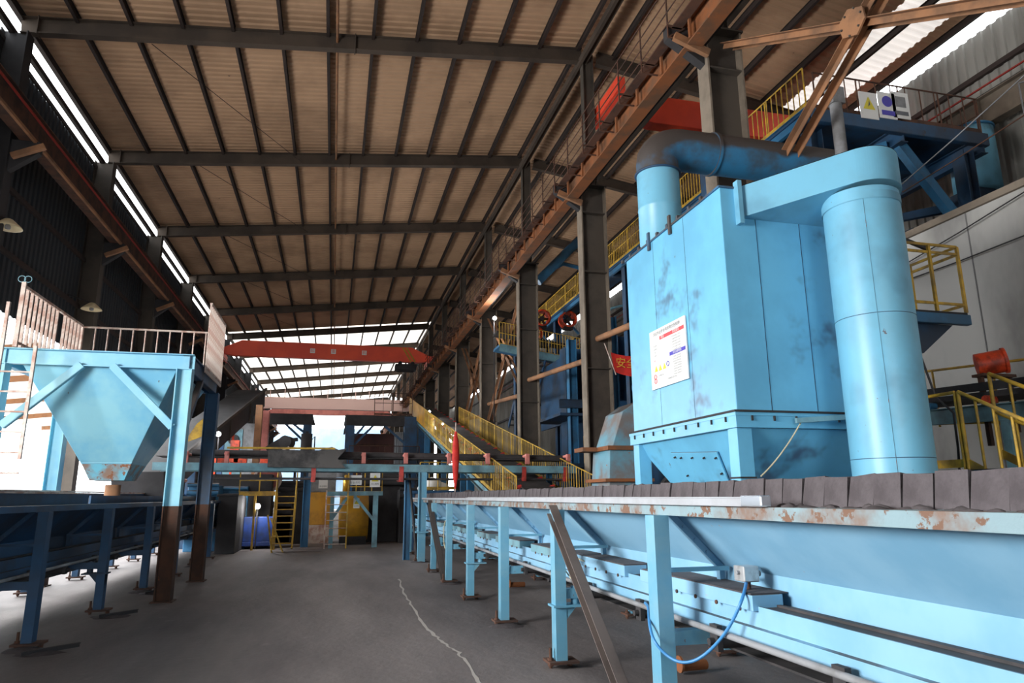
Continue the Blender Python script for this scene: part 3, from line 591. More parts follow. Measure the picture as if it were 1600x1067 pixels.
# guard rails: front-left side, back, right
def flat_rail(name, label, p, q, h, mat, step, wbar, group=None, cut=None):
    p, q = Vector(p), Vector(q); t = thing(name, label, 'railing', p, group); d = (q-p); L = d.length; up = Vector((0, 0, h))
    part('handrail', MB().bar(p+up, q+up, .05, .05), mat, t); part('bottom_rail', MB().bar(p+Vector((0, 0, .1)), q+Vector((0, 0, .1)), .04, .04), mat, t)
    me = MB().bar((0, 0, 0), (0, 0, h), wbar, .025, up=d).mesh('baluster'); me.materials.append(mat); k = round(L/step)
    for i in range(k+1):
        if cut and cut[0] < i/k < cut[1]: continue
        inst('baluster', me, t, d*(i/k))
    return t
flat_rail('guard_rail', 'rusty white flat bar guard rail on the left edge of the blue hopper platform', (HX0+.18, HY0, 4.4), (HX0+.18, HY1, 4.4), 1.14, WHITEP, .21, .055, cut=(.55, .64))
railing('guard_rail', 'thin rusty rail with upright bars along the back edge of the hopper platform', (HX0+.2, HY1, 4.4), (HX1, HY1, 4.4), 1.12, WHITEP, step=.25, r=.016, post=3.2, top_r=.024)
flat_rail('guard_rail', 'tall rusty white barred guard rail on the right edge of the hopper platform', (HX1+.14, 14.95, 4.25), (HX1+.14, HY1, 4.25), 1.45, WHITEP, .16, .032)
t = thing('hook_ring', 'teal wire rings tied to the top of the tall left rail post', 'wire ring', (HX0+.2, HY0, 5.3))
part('post_extension', MB().bar((HX0+.2, HY0-.03, 4.4), (HX0+.2, HY0-.03, 5.6), .07, .05), WHITEP, t)
for dx in (-.05, .05): part('ring', MB().path([(HX0+.2+dx+.06*math.cos(a_), HY0-.03, 5.66+.06*math.sin(a_)) for a_ in [i*math.pi/6 for i in range(13)]], .008, 6), TEAL, t)
# ladder on the left
t = thing('fixed_ladder', 'rusty steel ladder standing at the left front of the blue hopper frame', 'ladder', (-5.3, 13.1, 1.0))
part('side_rail', MB().bar((-5.52, 13.1, 0), (-5.52, 13.1, 5.05), .05, .05), WHITEP, t); part('side_rail', MB().bar((-5.02, 13.1, 2.4), (-5.02, 13.1, 4.3), .05, .05), WHITEP, t)
for i in range(11): part('rung', MB().tube((-5.52, 13.1, .5+.335*i), (-5.0, 13.1, .5+.335*i), .016, 8), WHITEP, t)

# ------------------------------------------------------------------ cross conveyor spanning the hall
t = thing('cross_conveyor', 'teal channel conveyor bridge crossing the hall with red rollers and black belt', 'conveyor', (2.3, 19.8, 0))
part('side_channel', MB().chan((-4.55, 19.8, 2.57), (7.0, 19.8, 2.50), .1, .19, .015, side=1), TEAL, t)
part('side_channel', MB().chan((-4.55, 20.7, 2.57), (7.0, 20.7, 2.50), .1, .19, .015, side=-1), TEAL, t)
part('top_belt', MB().tube((-3.7, 20.2, 2.95), (6.9, 20.2, 2.85), .09, 14), BELT, t); part('belt_sheet', MB().bar((-4.5, 20.25, 2.84), (6.9, 20.25, 2.78), .75, .02), BELT, t)
part('return_belt', MB().bar((-3.5, 20.2, 2.27), (7.0, 20.2, 2.22), .6, .05), BELT, t)
rm = MB().box(-.055, .055, -.06, .06, 0, .3).tube((-.02, -.1, .24), (-.02, .9, .24), .045, 10).mesh('roller_bracket'); rm.materials.append(PINK)
rm2 = MB().box(-.06, .06, -.08, -.02, -.42, 0).tube((0, -.12, -.36), (0, .85, -.36), .05, 10).mesh('return_roller'); rm2.materials.append(paint('red_roller', (190, 60, 50), .5, dirt=(100, 50, 44), amt=.7, scale=6))
for i, px in enumerate((197, 290, 354, 498, 568, 634, 702, 762, 824, 888)):
    p = at(px, 722, Y=19.8); inst('roller_bracket', rm, t, (p.x-2.3, 0, 2.66))
    if i in (1, 3, 5, 8, 9): inst('return_roller', rm2, t, (p.x-2.42, 0, 2.58))
for x in (-4.2, 6.4): part('support_leg', MB().ibeam((x, 20.6, 0), (x, 20.6, 2.45), .14, .14, .014, up=(1, 0, 0)), BLUE_MID, t)
part('support_leg', MB().ibeam((2.42, 19.72, .82), (2.42, 19.72, 2.42), .2, .2, .016, up=(1, 0, 0)).box(2.25, 2.62, 19.6, 19.85, .78, .82).box(2.32, 2.52, 19.65, 19.8, 0, .8), BLUE_LEG, t)
part('support_leg', MB().ibeam((2.1, 20.6, 0), (2.1, 20.6, 2.42), .2, .16, .016, up=(1, 0, 0)), BLUE_MID, t, label='brighter blue rear leg')
part('diagonal_brace', MB().bar((2.12, 20.5, 2.4), (2.36, 20.2, .1), .05, .05), DARK, t)
pts = [at(425, 700, Y=19.6), at(548, 700, Y=19.6), at(536, 716, Y=19.6), at(548, 729, Y=19.6), at(422, 729, Y=19.6)]
part('discharge_box', MB().prism([(-1.72, 3.0), (.02, 3.0), (.3, 3.05), (.08, 2.78), (.3, 2.52), (-1.72, 2.55)], 19.55, 20.6), paint('grey_belt_box', (92, 88, 86), .7, dirt=(44, 42, 44), amt=.9, scale=2), t)
part('box_edge', MB().box(-2.75, .0, 19.52, 19.58, 3.02, 3.07), YEL, t)

# ------------------------------------------------------------------ dust filter
FX0, FX1, FY0, FY1 = 4.6, 6.95, 7.25, 10.2
t = thing('dust_filter', 'huge light blue dust filter cabinet on legs with a white notice board', 'dust filter', (5.8, 8.7, 0))
def panels():
    mb = MB(); mb.box(FX0, FX1, FY0, FY1, 2.7, 5.58); return mb
cab = part('cabinet', panels(), BLUE_CLEAN, t, .012)
sm_ = MB()
for y in (8.23, 9.2): sm_.box(FX0-.002, FX0, y-.003, y+.003, 2.73, 5.56)
for x in (5.08, 5.72, 6.35): sm_.box(x-.004, x+.004, FY0-.003, FY0, 2.73, 5.5)
part('panel_seam', sm_, BLUE_DARK, cab)
tp = MB().box(FX0-.02, FX1+.02, FY0-.02, FY1+.02, 5.575, 5.6)
for i in range(9): y = FY0+.45+i*.33; tp.box(FX0-.01, FX0+.03, y, y+.05, 5.6, 5.66)
for y in (8.55, 9.25): tp.box(FX0-.04, FX0-.01, y, y+.06, 5.45, 5.74)
part('lid', tp, BLUE_DUCT, t)
fl = MB().box(FX0-.06, FX1+.06, FY0-.06, FY1+.06, 2.66, 2.7).box(FX0-.05, FX1+.05, FY0-.05, FY1+.05, 2.52, 2.66)
part('flange', fl, BLUE_CLEAN, t); part('flange_seal', MB().box(FX0-.075, FX1+.075, FY0-.075, FY1+.075, 2.70, 2.725), DARK, t)
bt = MB()
for i in range(9): y = FY0+.15+i*.33; bt.box(FX0-.07, FX0-.05, y, y+.02, 2.6, 2.66)
for i in range(8): x = FX0+.15+i*.3; bt.box(x, x+.02, FY0-.07, FY0-.05, 2.6, 2.66)
part('flange_bolt', bt, DARK, t)
part('hopper', MB().hull8([(5.5, 8.4, .9), (6.0, 8.4, .9), (6.0, 9.0, .9), (5.5, 9.0, .9)], [(FX0+.03, FY0+.03, 2.52), (FX1-.03, FY0+.03, 2.52), (FX1-.03, FY1-.03, 2.52), (FX0+.03, FY1-.03, 2.52)]), BLUE_CLEAN, t, .01)
n1 = Vector((-1.62, 0, -.9)).normalized()
h0 = Vector((FX0+.03, 8.72, 2.52))
def hp(u, v): # point on the -X hopper face: u along y, v down
    return Vector((FX0+.03+(5.5-FX0-.03)*v, 8.72+u, 2.52-1.62*v))
q = [hp(-.75, .14), hp(.45, .10), hp(.25, .46), hp(-.6, .5)]
hat = part('access_hatch', MB().plate([p+Vector((-.01, 0, -.005)) for p in q], -.025 if ((q[1]-q[0]).cross(q[2]-q[0])).x > 0 else .025), BLUE_CLEAN, t, .005)
bt = MB()
for u, v in ((-.68, .18), (-.4, .17), (-.1, .16), (.2, .15), (.36, .14), (.28, .3), (.2, .42), (-.62, .3), (-.55, .44)): p = hp(u, v); bt.tube(p+Vector((-.02, 0, -.01)), p+Vector((-.06, 0, -.03)), .014, 6)
part('bolt', bt, DARK, hat)
for x, y in ((FX0+.08, FY0+.1), (FX0+.08, FY1-.1), (FX1-.08, FY0+.1), (FX1-.08, FY1-.1)):
    part('leg', MB().box(x-.1, x+.1, y-.1, y+.1, 0, 2.52), BLUE_CLEAN, t, .006)
part('leg_strap', MB().box(FX0-.03, FX0+.19, FY0-.01, FY0+.21, 1.93, 1.95), DARK, t)
# outlet duct, a tapering hood from the cabinet round the cylinder
CX, CY, CR = 6.12, 6.6, .43
hood = []; hc = []
for i in range(37):
    a_ = math.radians(224)+math.radians(150)*i/36
    hc.append((CX+(CR+.035)*math.cos(a_), CY+(CR+.035)*math.sin(a_)))
plan = [(4.84, FY0)]+hc+[(6.62, FY0)]
def zt(x, y, top):
    f_ = (FY0-y)/1.1; return (5.60 if top else 5.18)+.16*f_
V = [(x, y, zt(x, y, 0)) for x, y in plan]+[(x, y, zt(x, y, 1)) for x, y in plan]; n_ = len(plan)
ht = thing('transfer_duct', 'light blue rounded duct hood linking the filter top to the tall cylinder', 'duct', (CX, CY, 5.1))
part('hood', MB().add(V, [tuple(range(n_)), tuple(range(n_, 2*n_))]+[(i, (i+1) % n_, n_+(i+1) % n_, n_+i) for i in range(n_)]), BLUE_CYL, ht, .006)
part('top_dust', MB().add([(x, y, z+.004+(.0 if v_ < n_ else 0)) for v_, (x, y, z) in enumerate(V[n_:])]+[(CX, CY+.3, 5.78)], [(i, (i+1) % n_, n_) for i in range(n_)], True), COAL, ht, kind='stuff')
part('end_flange', MB().box(4.80, 4.86, FY0-.1, FY0, 5.08, 5.66), BLUE_CYL, ht); part('collar', MB().lathe((CX, CY, 5.12), [(CR+.01, 0), (CR+.01, .1)], 48), BLUE_CYL, ht)
cy = thing('cyclone_cylinder', 'tall light blue cylinder standing in front of the filter beside the trough', 'cylinder', (CX, CY, 0))
part('shell', MB().lathe((CX, CY, 0), [(CR, 0), (CR, 5.28)], 64), BLUE_CYL, cy)
part('ring_seam', MB().lathe((CX, CY, 3.74), [(CR, 0), (CR+.004, .004), (CR, .008)], 64), BLUE_DARK, cy)
part('ring_seam', MB().lathe((CX, CY, 2.12), [(CR, 0), (CR+.004, .004), (CR, .008)], 64), BLUE_DARK, cy)
a_ = math.radians(232); sx, sy = CX+(CR+.001)*math.cos(a_), CY+(CR+.001)*math.sin(a_)
part('vertical_seam', MB().box(sx-.0025, sx+.0025, sy-.0025, sy+.0025, 0, 5.15), paint('weld_seam', (92, 140, 164), .6, rust=(120, 96, 92), ramt=.3, rscale=5), cy)
part('base_ring', MB().lathe((CX, CY, 0), [(CR+.08, 0), (CR+.08, .04), (CR, .04)], 48), BLUE_DARK, cy)
solo('tie_rope', MB().path(catenary((5.42, 7.16, 2.62), (4.75, 7.1, 1.95), .05, 14), .009, 6), CREAM, 'thin grey rope slanting from the filter flange down to its leg', 'rope')
solo('flange_pipe', MB().bar((5.3, 7.12, 2.6), (6.1, 7.05, 2.66), .05, .06), TEAL, 'pale teal bar between the filter flange and the cylinder', 'bar')
# notice board on the filter
nb = thing('notice_board', 'white safety notice board with red and blue bars on the filter side', 'sign', (4.58, 8.85, 3.28))
YA, YB, ZA, ZB = 9.41, 8.3, 3.28, 4.16
part('board', MB().box(4.57, 4.59, YB, YA, ZA, ZB), WHITE, nb)
NX = 4.567
def npos(u, v): return (NX, YA+(YB-YA)*u, ZA+(ZB-ZA)*v)       # u 0..1 left to right as read, v up
def nrect(name, u0, u1, v0, v1, mat, dx=0): 
    a, b2 = npos(u0, v0), npos(u1, v1); return part(name, MB().box(NX-.001-dx, NX+.002-dx, min(a[1], b2[1]), max(a[1], b2[1]), a[2], b2[2]), mat, nb)
def ntext(tx, u, v, size, mat, dx=.004, st=1.): p = npos(u, v); return lettering('writing', tx, size, (NX-dx, p[1], p[2]), (0, -1, 0), (0, 0, 1), mat, nb, st)
ntext('涉尘作业安全风险岗位告知牌', .5, .925, .062, INK, st=1.05)
nrect('red_bar', .3, .97, .80, .86, RINK); ntext('岗位', .39, .83, .05, WHITE); ntext('风险提示', .76, .83, .05, WHITE)
nrect('blue_bar', .56, .98, .46, .52, BINK); ntext('应急处置措施', .77, .49, .042, WHITE)
for i in range(6): ntext('安全操作规程及注意事项', .76, .755-i*.045, .024, INK)
for i in range(8): ntext('发现异常立即停机报告', .76, .42-i*.04, .024, INK)
for i, s_ in enumerate(('岗位名称', '风险等级', '粉尘', '责任人')): ntext(s_, .17, .72-i*.055, .03, INK)
ntext('注意', .13, .47, .03, RINK); ntext('正确佩戴劳动防护用品', .6, .10, .03, INK); ntext('必须戴口罩', .3, .20, .03, INK)
for i in range(3):
    y = YA+(YB-YA)*(.16+.12*i); z = ZA+(ZB-ZA)*.33; s_ = .05
    part('warning_triangle', MB().prism([(y-s_, z-s_*.8), (y+s_, z-s_*.8), (y, z+s_)], NX-.003, NX, 'X'), YINK, nb)
for u, v, mt in ((.56-.06, .35, BINK), (.13, .2, RINK), (.13, .13, RINK)):
    y = YA+(YB-YA)*u; z = ZA+(ZB-ZA)*v; part('round_symbol', MB().path([(NX-.002, y+.035*math.cos(a2), z+.035*math.sin(a2)) for a2 in [i*math.pi/8 for i in range(17)]], .005, 5), mt, nb)
# stack and horizontal duct on the filter
st = thing('exhaust_duct', 'sooty blue exhaust pipe rising from the filter and bending right', 'duct', (5.08, 9.7, 5.6))
SX, SY = 5.04, 9.75
part('vertical_pipe', MB().lathe((SX, SY, 5.6), [(.35, 0), (.35, .75), (.357, .76), (.35, .78), (.35, 1.42)], 48), BLUE_CYL, st)
part('flange_ring', MB().lathe((SX, SY, 6.98), [(.35, 0), (.385, 0), (.385, .03), (.35, .03)], 48), BLUE_DARK, st)
el = [(SX, SY, 6.98), (SX, SY, 7.2)]+[(SX+.42-.42*math.cos(a3), SY, 7.2+.3*math.sin(a3)) for a3 in [i*math.pi/12 for i in range(1, 7)]]+[(5.9, SY, 7.5)]
part('elbow', MB().path(el, .35, 40), BLUE_DUCT, st)
part('horizontal_pipe', MB().tube((5.85, SY, 7.5), (9.6, SY, 7.5), .35, 40), BLUE_DUCT, st)
part('joint_ring', MB().tube((6.05, SY, 7.5), (6.1, SY, 7.5), .375, 40), BLUE_DUCT, st)
# chute beside the filter
t = thing('transfer_chute', 'rust-stained grey and blue steel chute between the crane column and the filter', 'chute', (5.5, 12.8, 0))
CH = paint('stained_chute_paint', (104, 158, 178), .7, dirt=(122, 112, 108), amt=1., scale=1.1, rust=(158, 98, 60), ramt=.13, rscale=2.5, top=.5)
part('lower_box', MB().hull8([(5.0, 12.4, 1.2), (5.9, 12.4, 1.2), (5.9, 13.4, 1.2), (5.0, 13.4, 1.2)], [(5.12, 12.5, 2.62), (6.0, 12.5, 2.62), (6.0, 13.4, 2.62), (5.12, 13.4, 2.62)]), CH, t, .01)
part('upper_box', MB().prism([(5.18, 2.68), (5.9, 2.68), (6.2, 3.4), (6.1, 3.62), (5.72, 3.55), (5.42, 3.35)], 12.5, 13.4), CH, t, .01)
part('flange', MB().box(5.05, 6.1, 12.42, 13.5, 2.6, 2.68).box(4.75, 5.1, 13.0, 13.5, 2.6, 2.68), RUST, t); part('lower_flange', MB().box(4.95, 5.95, 12.35, 13.45, 2.0, 2.06), RUST, t)
part('support', MB().box(5.0, 5.1, 12.45, 12.55, 0, 1.25).box(5.85, 5.95, 12.45, 12.55, 0, 1.25).box(5.0, 5.1, 13.3, 13.4, 0, 1.25), RUST, t)

# ------------------------------------------------------------------ inclined conveyor with yellow rails
def zi(y): return 1.95+.212*(y-20.6)
t = thing('inclined_conveyor', 'long inclined belt conveyor climbing away to the left behind the cross conveyor', 'conveyor', (5.5, 17, 0))
for x in (4.5, 6.6): part('stringer', MB().chan((x, 17, zi(17)-.12), (x, 44, zi(44)-.12), .1, .22, .014), TEAL if x < 5 else BLUE_MID, t)
part('walkway', MB().bar((4.75, 17, zi(17)-.02), (4.75, 44, zi(44)-.02), .5, .03), DARK, t); part('walkway', MB().bar((6.35, 17, zi(17)-.02), (6.35, 44, zi(44)-.02), .5, .03), DARK, t)
part('belt', MB().bar((5.55, 17, zi(17)+.38), (5.55, 44, zi(44)+.38), .95, .05), BELT, t); part('belt_side', MB().bar((5.05, 17, zi(17)+.2), (5.05, 44, zi(44)+.2), .05, .18), DARK, t)
im = MB().tube((0, 0, 0), (.14, 0, .05), .05, 10).bar((.07, 0, -.2), (.07, 0, 0), .04, .04).mesh('idler'); im.materials.append(paint('idler_red', (206, 52, 44), .5, dirt=(110, 40, 36), amt=.6, scale=6))
for i in range(22): inst('idler', im, t, (-.55, .8+1.2*i, zi(17.8+1.2*i)+.36)); inst('idler', im, t, (.42, .8+1.2*i, zi(17.8+1.2*i)+.36))
for y in (24, 30, 36, 42):
    for x in (4.6, 6.5): part('support_leg', MB().box(x-.12, x+.12, y-.12, y+.12, 0, zi(y)-.2), BLUE_MID, t)
railing('guard_rail', 'yellow guard rail on the near side of the inclined conveyor' , (4.48, 17.2, zi(17.2)), (4.48, 36, zi(36)), 1.0, YEL, step=.22, r=.011, post=1.5, top_r=.02)
solo('conveyor_screen', MB().bar((4.48, 36.2, zi(36.2)+.52), (4.48, 44, zi(44)+.52), .03, .98), YELP, 'solid orange-yellow guard panel at the high end of the inclined conveyor', 'screen')
railing('guard_rail', 'yellow guard rail on the far side of the inclined conveyor' , (6.62, 17.2, zi(17.2)), (6.62, 38, zi(38)), 1.0, YEL, step=.22, r=.011, post=1.5, top_r=.02)
# flags and banner
fp_ = at(712, 710, Y=18.9)
t = thing('furled_flag', 'red furled flag hanging in front of the yellow conveyor rail', 'flag', (fp_.x, 18.9, 1.9))
part('cloth', MB().lathe((fp_.x, 18.9, 1.95), [(.02, 0), (.07, .3), (.1, .8), (.09, 1.2), (.03, 1.55)], 9), REDC, t); part('pole', MB().tube((fp_.x, 18.92, 1.1), (fp_.x, 18.92, 3.75), .014, 6), WHITEP, t)
t = thing('cloth_banner', 'sagging red banner with yellow writing between crane column and filter', 'banner', (7.0, 17, 5.0))
V = []; n_ = 14
for i in range(n_+1):
    f_ = i/n_; x = 7.05+1.3*f_; s_ = .14*math.sin(math.pi*f_); V += [(x, 16.9+.04*math.sin(9*f_), 5.5-.02*f_-s_*.6), (x+.12*(1-f_), 16.9+.05*math.sin(9*f_+1), 4.98-s_)]
part('cloth', MB().add(V, [(2*i, 2*i+1, 2*i+3, 2*i+2) for i in range(n_)], True).add([(a[0], a[1]+.012, a[2]) for a in V], [(2*i, 2*i+2, 2*i+3, 2*i+1) for i in range(n_)], True), REDC, t)
lettering('writing', '安全生产', .3, (7.75, 16.83, 5.18), (1, 0, -.02), (0, 0, 1), paint('banner_yellow', (216, 170, 60), .7), t)
part('pole', MB().tube((6.9, 16.95, 5.75), (7.2, 16.95, 4.9), .014, 6), WHITEP, t)

# ------------------------------------------------------------------ mid right machinery behind the columns
for i, (x, y, wd, h) in enumerate(((8.6, 24.5, .3, 7.6), (9.3, 26.5, .75, 7.7), (10.2, 25.0, .42, 8.0), (7.95, 30.0, .35, 8.2), (8.45, 20.2, .3, 7.4), (11.3, 26, .4, 8.2), (9.0, 14.6, .32, 10.1), (10.2, 18.6, .32, 10.1), (10.2, 22.6, .3, 10.1), (10.2, 31, .3, 10.1))):
    solo('steel_post', MB().ibeam((x, y, 0), (x, y, h), wd, wd, .02, up=(1, 0, 0)), BLUE_MID if i in (0, 2, 4, 7) else BLUE_DARK,
         ['blue steel post left of the wide pale blue post behind the columns', 'widest blue steel post behind the gap of the columns', 'blue steel post right of the widest one', 'dark blue post behind the third crane column',
          'blue steel post close behind the column left of the filter', 'dark blue post seen between column and filter', 'dark blue post under the high platform behind the filter', 'blue post under the yellow railed gallery',
          'dark blue post under the middle of the gallery', 'dark blue post at the far end of the gallery'][i], 'post')
t = thing('process_housing', 'blue steel housing with a dark doorway behind the crane columns', 'housing', (10.5, 27.5, 0))
part('wall_panel', MB().box(9.0, 9.1, 25.5, 30, 4.6, 7.4).box(9.1, 12.5, 27.5, 27.6, 0, 7.4), BLUE_DARK, t); part('door_panel', MB().box(9.5, 10.2, 27.44, 27.5, 3.0, 4.6), DARK, t)
part('floor_slab', MB().box(8.0, 12.5, 24.2, 27.5, 2.75, 2.9).box(8.0, 12.5, 24.2, 27.5, 4.65, 4.75), BLUE_DARK, t)
part('cross_beam', MB().ibeam((8.0, 24.3, 5.1), (12.5, 24.3, 5.1), .2, .3), BLUE_DARK, t)
solo('storage_box', MB().box(10.9, 14.5, 16.5, 19.5, 0, 5.2).box(10.8, 14.6, 16.4, 19.6, 5.2, 5.35), BLUE_MID, 'large blue steel box behind the braces left of the filter', 'steel box', bev=.02)
railing('guard_rail', 'small yellow guard rail on the low landing behind the columns', (8.9, 24.2, 2.9), (10.1, 24.2, 2.9), 1.0, YEL, step=.14, post=1.2)
for i, (p, q) in enumerate((((8.0, 16.4, 4.3), (10.6, 16.4, 1.4)), ((8.0, 16.4, 1.8), (10.6, 16.4, 4.4)))):
    solo('diagonal_beam', MB().bar(p, q, .2, .22), DARK, ['dark diagonal beam falling to the right left of the filter', 'dark diagonal beam rising to the right left of the filter'][i], 'beam')
solo('pipe_run', MB().tube((7.9, 17.4, 4.62), (11.5, 17.4, 4.9), .14, 16), BLUE_MID, 'blue pipe crossing behind the column under the red banner', 'pipe')
# mid gallery with fans
t = thing('mid_gallery', 'blue inclined gallery with belt behind the columns carrying orange fans', 'gallery', (7.9, 28, 7.0))
part('deck', MB().bar((6.6, 28.6, 8.05), (13.2, 28.6, 7.05), 1.2, .12), BLUE_MID, t); part('edge_beam', MB().chan((6.6, 28, 7.95), (13.2, 28, 6.95), .1, .3, .015), TEAL, t)
part('belt', MB().bar((6.6, 28.9, 8.75), (13.2, 28.9, 7.85), .8, .1), BELT, t)
railing('guard_rail', 'yellow guard rail of the mid gallery with dense bars seen between the columns', (6.6, 28, 8.02), (13.2, 28, 7.02), 1.05, YEL, step=.13, post=1.1, mid=True)
railing('guard_rail', 'yellow guard rail with bars just left of the filter under the brown pipe strut', (7.9, 17.2, 5.5), (10.5, 17.2, 5.3), .75, YEL, step=.1, post=.9)
for i, px in enumerate(((848, 498), (889, 500), (949, 507), (838, 522))):
    c = at(px[0]-2, px[1], Y=29.4); r = .36 if i < 3 else .3
    t = thing('cooling_fan', ['orange round fan on the mid gallery, leftmost of the three', 'orange round fan on the mid gallery, middle of the three', 'orange round fan half hidden right of the crane column', 'small orange fan low on the gallery rail'][i], 'fan', (c.x, c.y, c.z-r-.1), 'orange fans on the gallery')
    part('housing', MB().lathe((c.x, c.y-.25, c.z), [(r-.04, 0), (r+.03, 0), (r+.03, .04), (r, .06), (r, .45), (r+.03, .5), (r-.04, .5), (r-.04, 0)], 28, 'Y'), ORANGE, t)
    part('hub', MB().tube((c.x, c.y-.12, c.z), (c.x, c.y+.15, c.z), .1, 14), DARK, t); fb = MB()
    for k in range(6): a4 = k*math.pi/3; fb.bar((c.x+.08*math.cos(a4), c.y, c.z+.08*math.sin(a4)), (c.x+(r-.05)*math.cos(a4), c.y, c.z+(r-.05)*math.sin(a4)), .02, .12, (math.sin(a4)*.5, .8, -math.cos(a4)*.5))
    part('blades', fb, RUSTD, t); part('foot', MB().box(c.x-.2, c.x+.2, c.y-.15, c.y+.15, c.z-r-.12, c.z-r+.02), DARK, t)
# stair with steps between second and third columns
t = thing('open_stair', 'dark open stair climbing between the third and fourth crane columns', 'stair', (8.3, 30, 5))
for i in range(14): part('step', MB().box(7.9, 8.9, 31.5-.25*i, 31.78-.25*i, 5.0+.24*i, 5.04+.24*i), DARK, t)
part('stringer', MB().bar((7.9, 31.7, 4.95), (7.9, 28.1, 8.4), .05, .2), BLUE_DARK, t); part('stringer', MB().bar((8.9, 31.7, 4.95), (8.9, 28.1, 8.4), .05, .2), BLUE_DARK, t)
# high gallery X=10, z 10.3
t = thing('high_gallery', 'long blue gallery walkway high behind the filter running into the distance', 'gallery', (10.2, 12, 10.1))
part('deck', MB().box(10.0, 10.9, 12, 37, 10.24, 10.3), BLUE_DARK, t); part('edge_beam', MB().chan((10.0, 12, 10.15), (10.0, 37, 10.15), .1, .3, .015), BLUE_MID, t)
for i in range(6): part('knee_bracket', MB().bar((10.05, 15.5+3.6*i, 10.05), (10.9, 15.5+3.6*i, 9.2), .08, .1), BLUE_MID, t)
railing('guard_rail', 'yellow guard rail at the near end of the high gallery beside the big platform', (10.0, 12.0, 10.3), (10.0, 16.4, 10.3), 1.0, YEL, step=.2, r=.014, post=1.4, mid=False, top_r=.02)
railing('guard_rail', 'yellow guard rail of the high gallery seen under the horizontal exhaust pipe', (10.0, 16.6, 10.3), (10.0, 20.4, 10.3), 1.0, YEL, step=.16, r=.014, post=1.3)
railing('guard_rail', 'yellow guard rail of the high gallery seen left of the vertical exhaust pipe', (10.0, 20.6, 10.3), (10.0, 27.4, 10.3), 1.0, YEL, step=.16, r=.014, post=1.3, mid=True)
railing('guard_rail', 'yellow guard rail of the high gallery seen left of the second crane column', (10.0, 27.6, 10.3), (10.0, 36.6, 10.3), 1.0, YEL, step=.2, r=.014, post=1.5, mid=True)
t = thing('dark_tank', 'dusty dark blue tank drum under the high gallery left of the filter', 'tank', (12, 22, 7))
part('drum', MB().lathe((11, 23.5, 8.35), [(0, 0), (1.25, .1), (1.3, .25), (1.3, 3.2), (0, 3.4)], 32, 'X'), BLUE_DARK, t); part('drum_ring', MB().lathe((11.4, 23.5, 8.35), [(1.3, 0), (1.34, .02), (1.34, .1), (1.3, .12)], 32, 'X'), BLUE_DARK, t)
part('saddle', MB().box(11.2, 14, 22.5, 24.5, 0, 7.3), BLUE_DARK, t)
solo('pipe_run', MB().path([at(840, 440, Y=27), at(880, 400, Y=27), at(905, 375, Y=27)], .2, 14), BLUE_MID, 'thick blue pipe slanting up behind the second crane column', 'pipe')
solo('pipe_run', MB().path([at(855, 425, Y=28), at(880, 412, Y=28), at(912, 420, Y=28)], .09, 10), BLUE_MID, 'thin bent blue pipe crossing behind the second crane column', 'pipe')
solo('pipe_run', MB().path([at(948, 490, Y=25), at(955, 482, Y=25), at(968, 478, Y=25), at(990, 476, Y=25)], .05, 8), TEAL, 'thin teal bent pipe beside the dark tank', 'pipe')
# big platform in the right hall
t = thing('steel_platform', 'big dark blue steel platform high in the right hall with beams underneath', 'platform', (12.5, 12, 10))
PX0, PX1, PY0, PY1 = 10.05, 15.05, 12.0, 24.0
part('deck', MB().box(PX0, PX1, PY0, PY1, 10.26, 10.32), BLUE_DARK, t)
part('edge_beam', MB().chan((PX0, PY0, 10.12), (PX1, PY0, 10.12), .12, .3, .02), BLUE_DARK, t)
for i in range(6): part('joist', MB().ibeam((PX0, PY0+1.6+2*i, 10.1), (PX1, PY0+1.6+2*i, 10.1), .14, .28), BLUE_DARK, t)
for x in (12.6, 14.95): part('joist', MB().ibeam((x, PY0, 10.0), (x, PY1, 10.0), .2, .4), BLUE_DARK, t)
for x, y in ((14.6, 12.3), (14.6, 20), (12.6, 20), (10.3, 12.3)): part('post', MB().ibeam((x, y, 0), (x, y, 9.9), .34, .3, .02, up=(1, 0, 0)), BLUE_DARK, t)
part('diagonal_brace', MB().bar((12.7, 12.3, 9.9), (14.5, 12.3, 7.6), .2, .24), BLUE_MID, t); part('diagonal_brace', MB().bar((11.2, 14.3, 9.8), (12.5, 12.4, 9.9), .14, .16), BLUE_MID, t)
part('diagonal_brace', MB().bar((14.6, 12.5, 8.6), (14.6, 18, 9.9), .2, .2), BLUE_DARK, t)
railing('guard_rail', 'dark guard rail along the near edge of the big blue platform', (10.3, PY0+.05, 10.32), (15.0, PY0+.05, 10.32), .95, RUSTD, step=.42, r=.014, post=1.3, mid=False)
railing('guard_rail', 'dark guard rail along the right edge of the big blue platform', (15.0, PY0+.1, 10.32), (15.0, 19, 10.32), .95, RUSTD, step=.4, r=.014, post=1.4, mid=True)
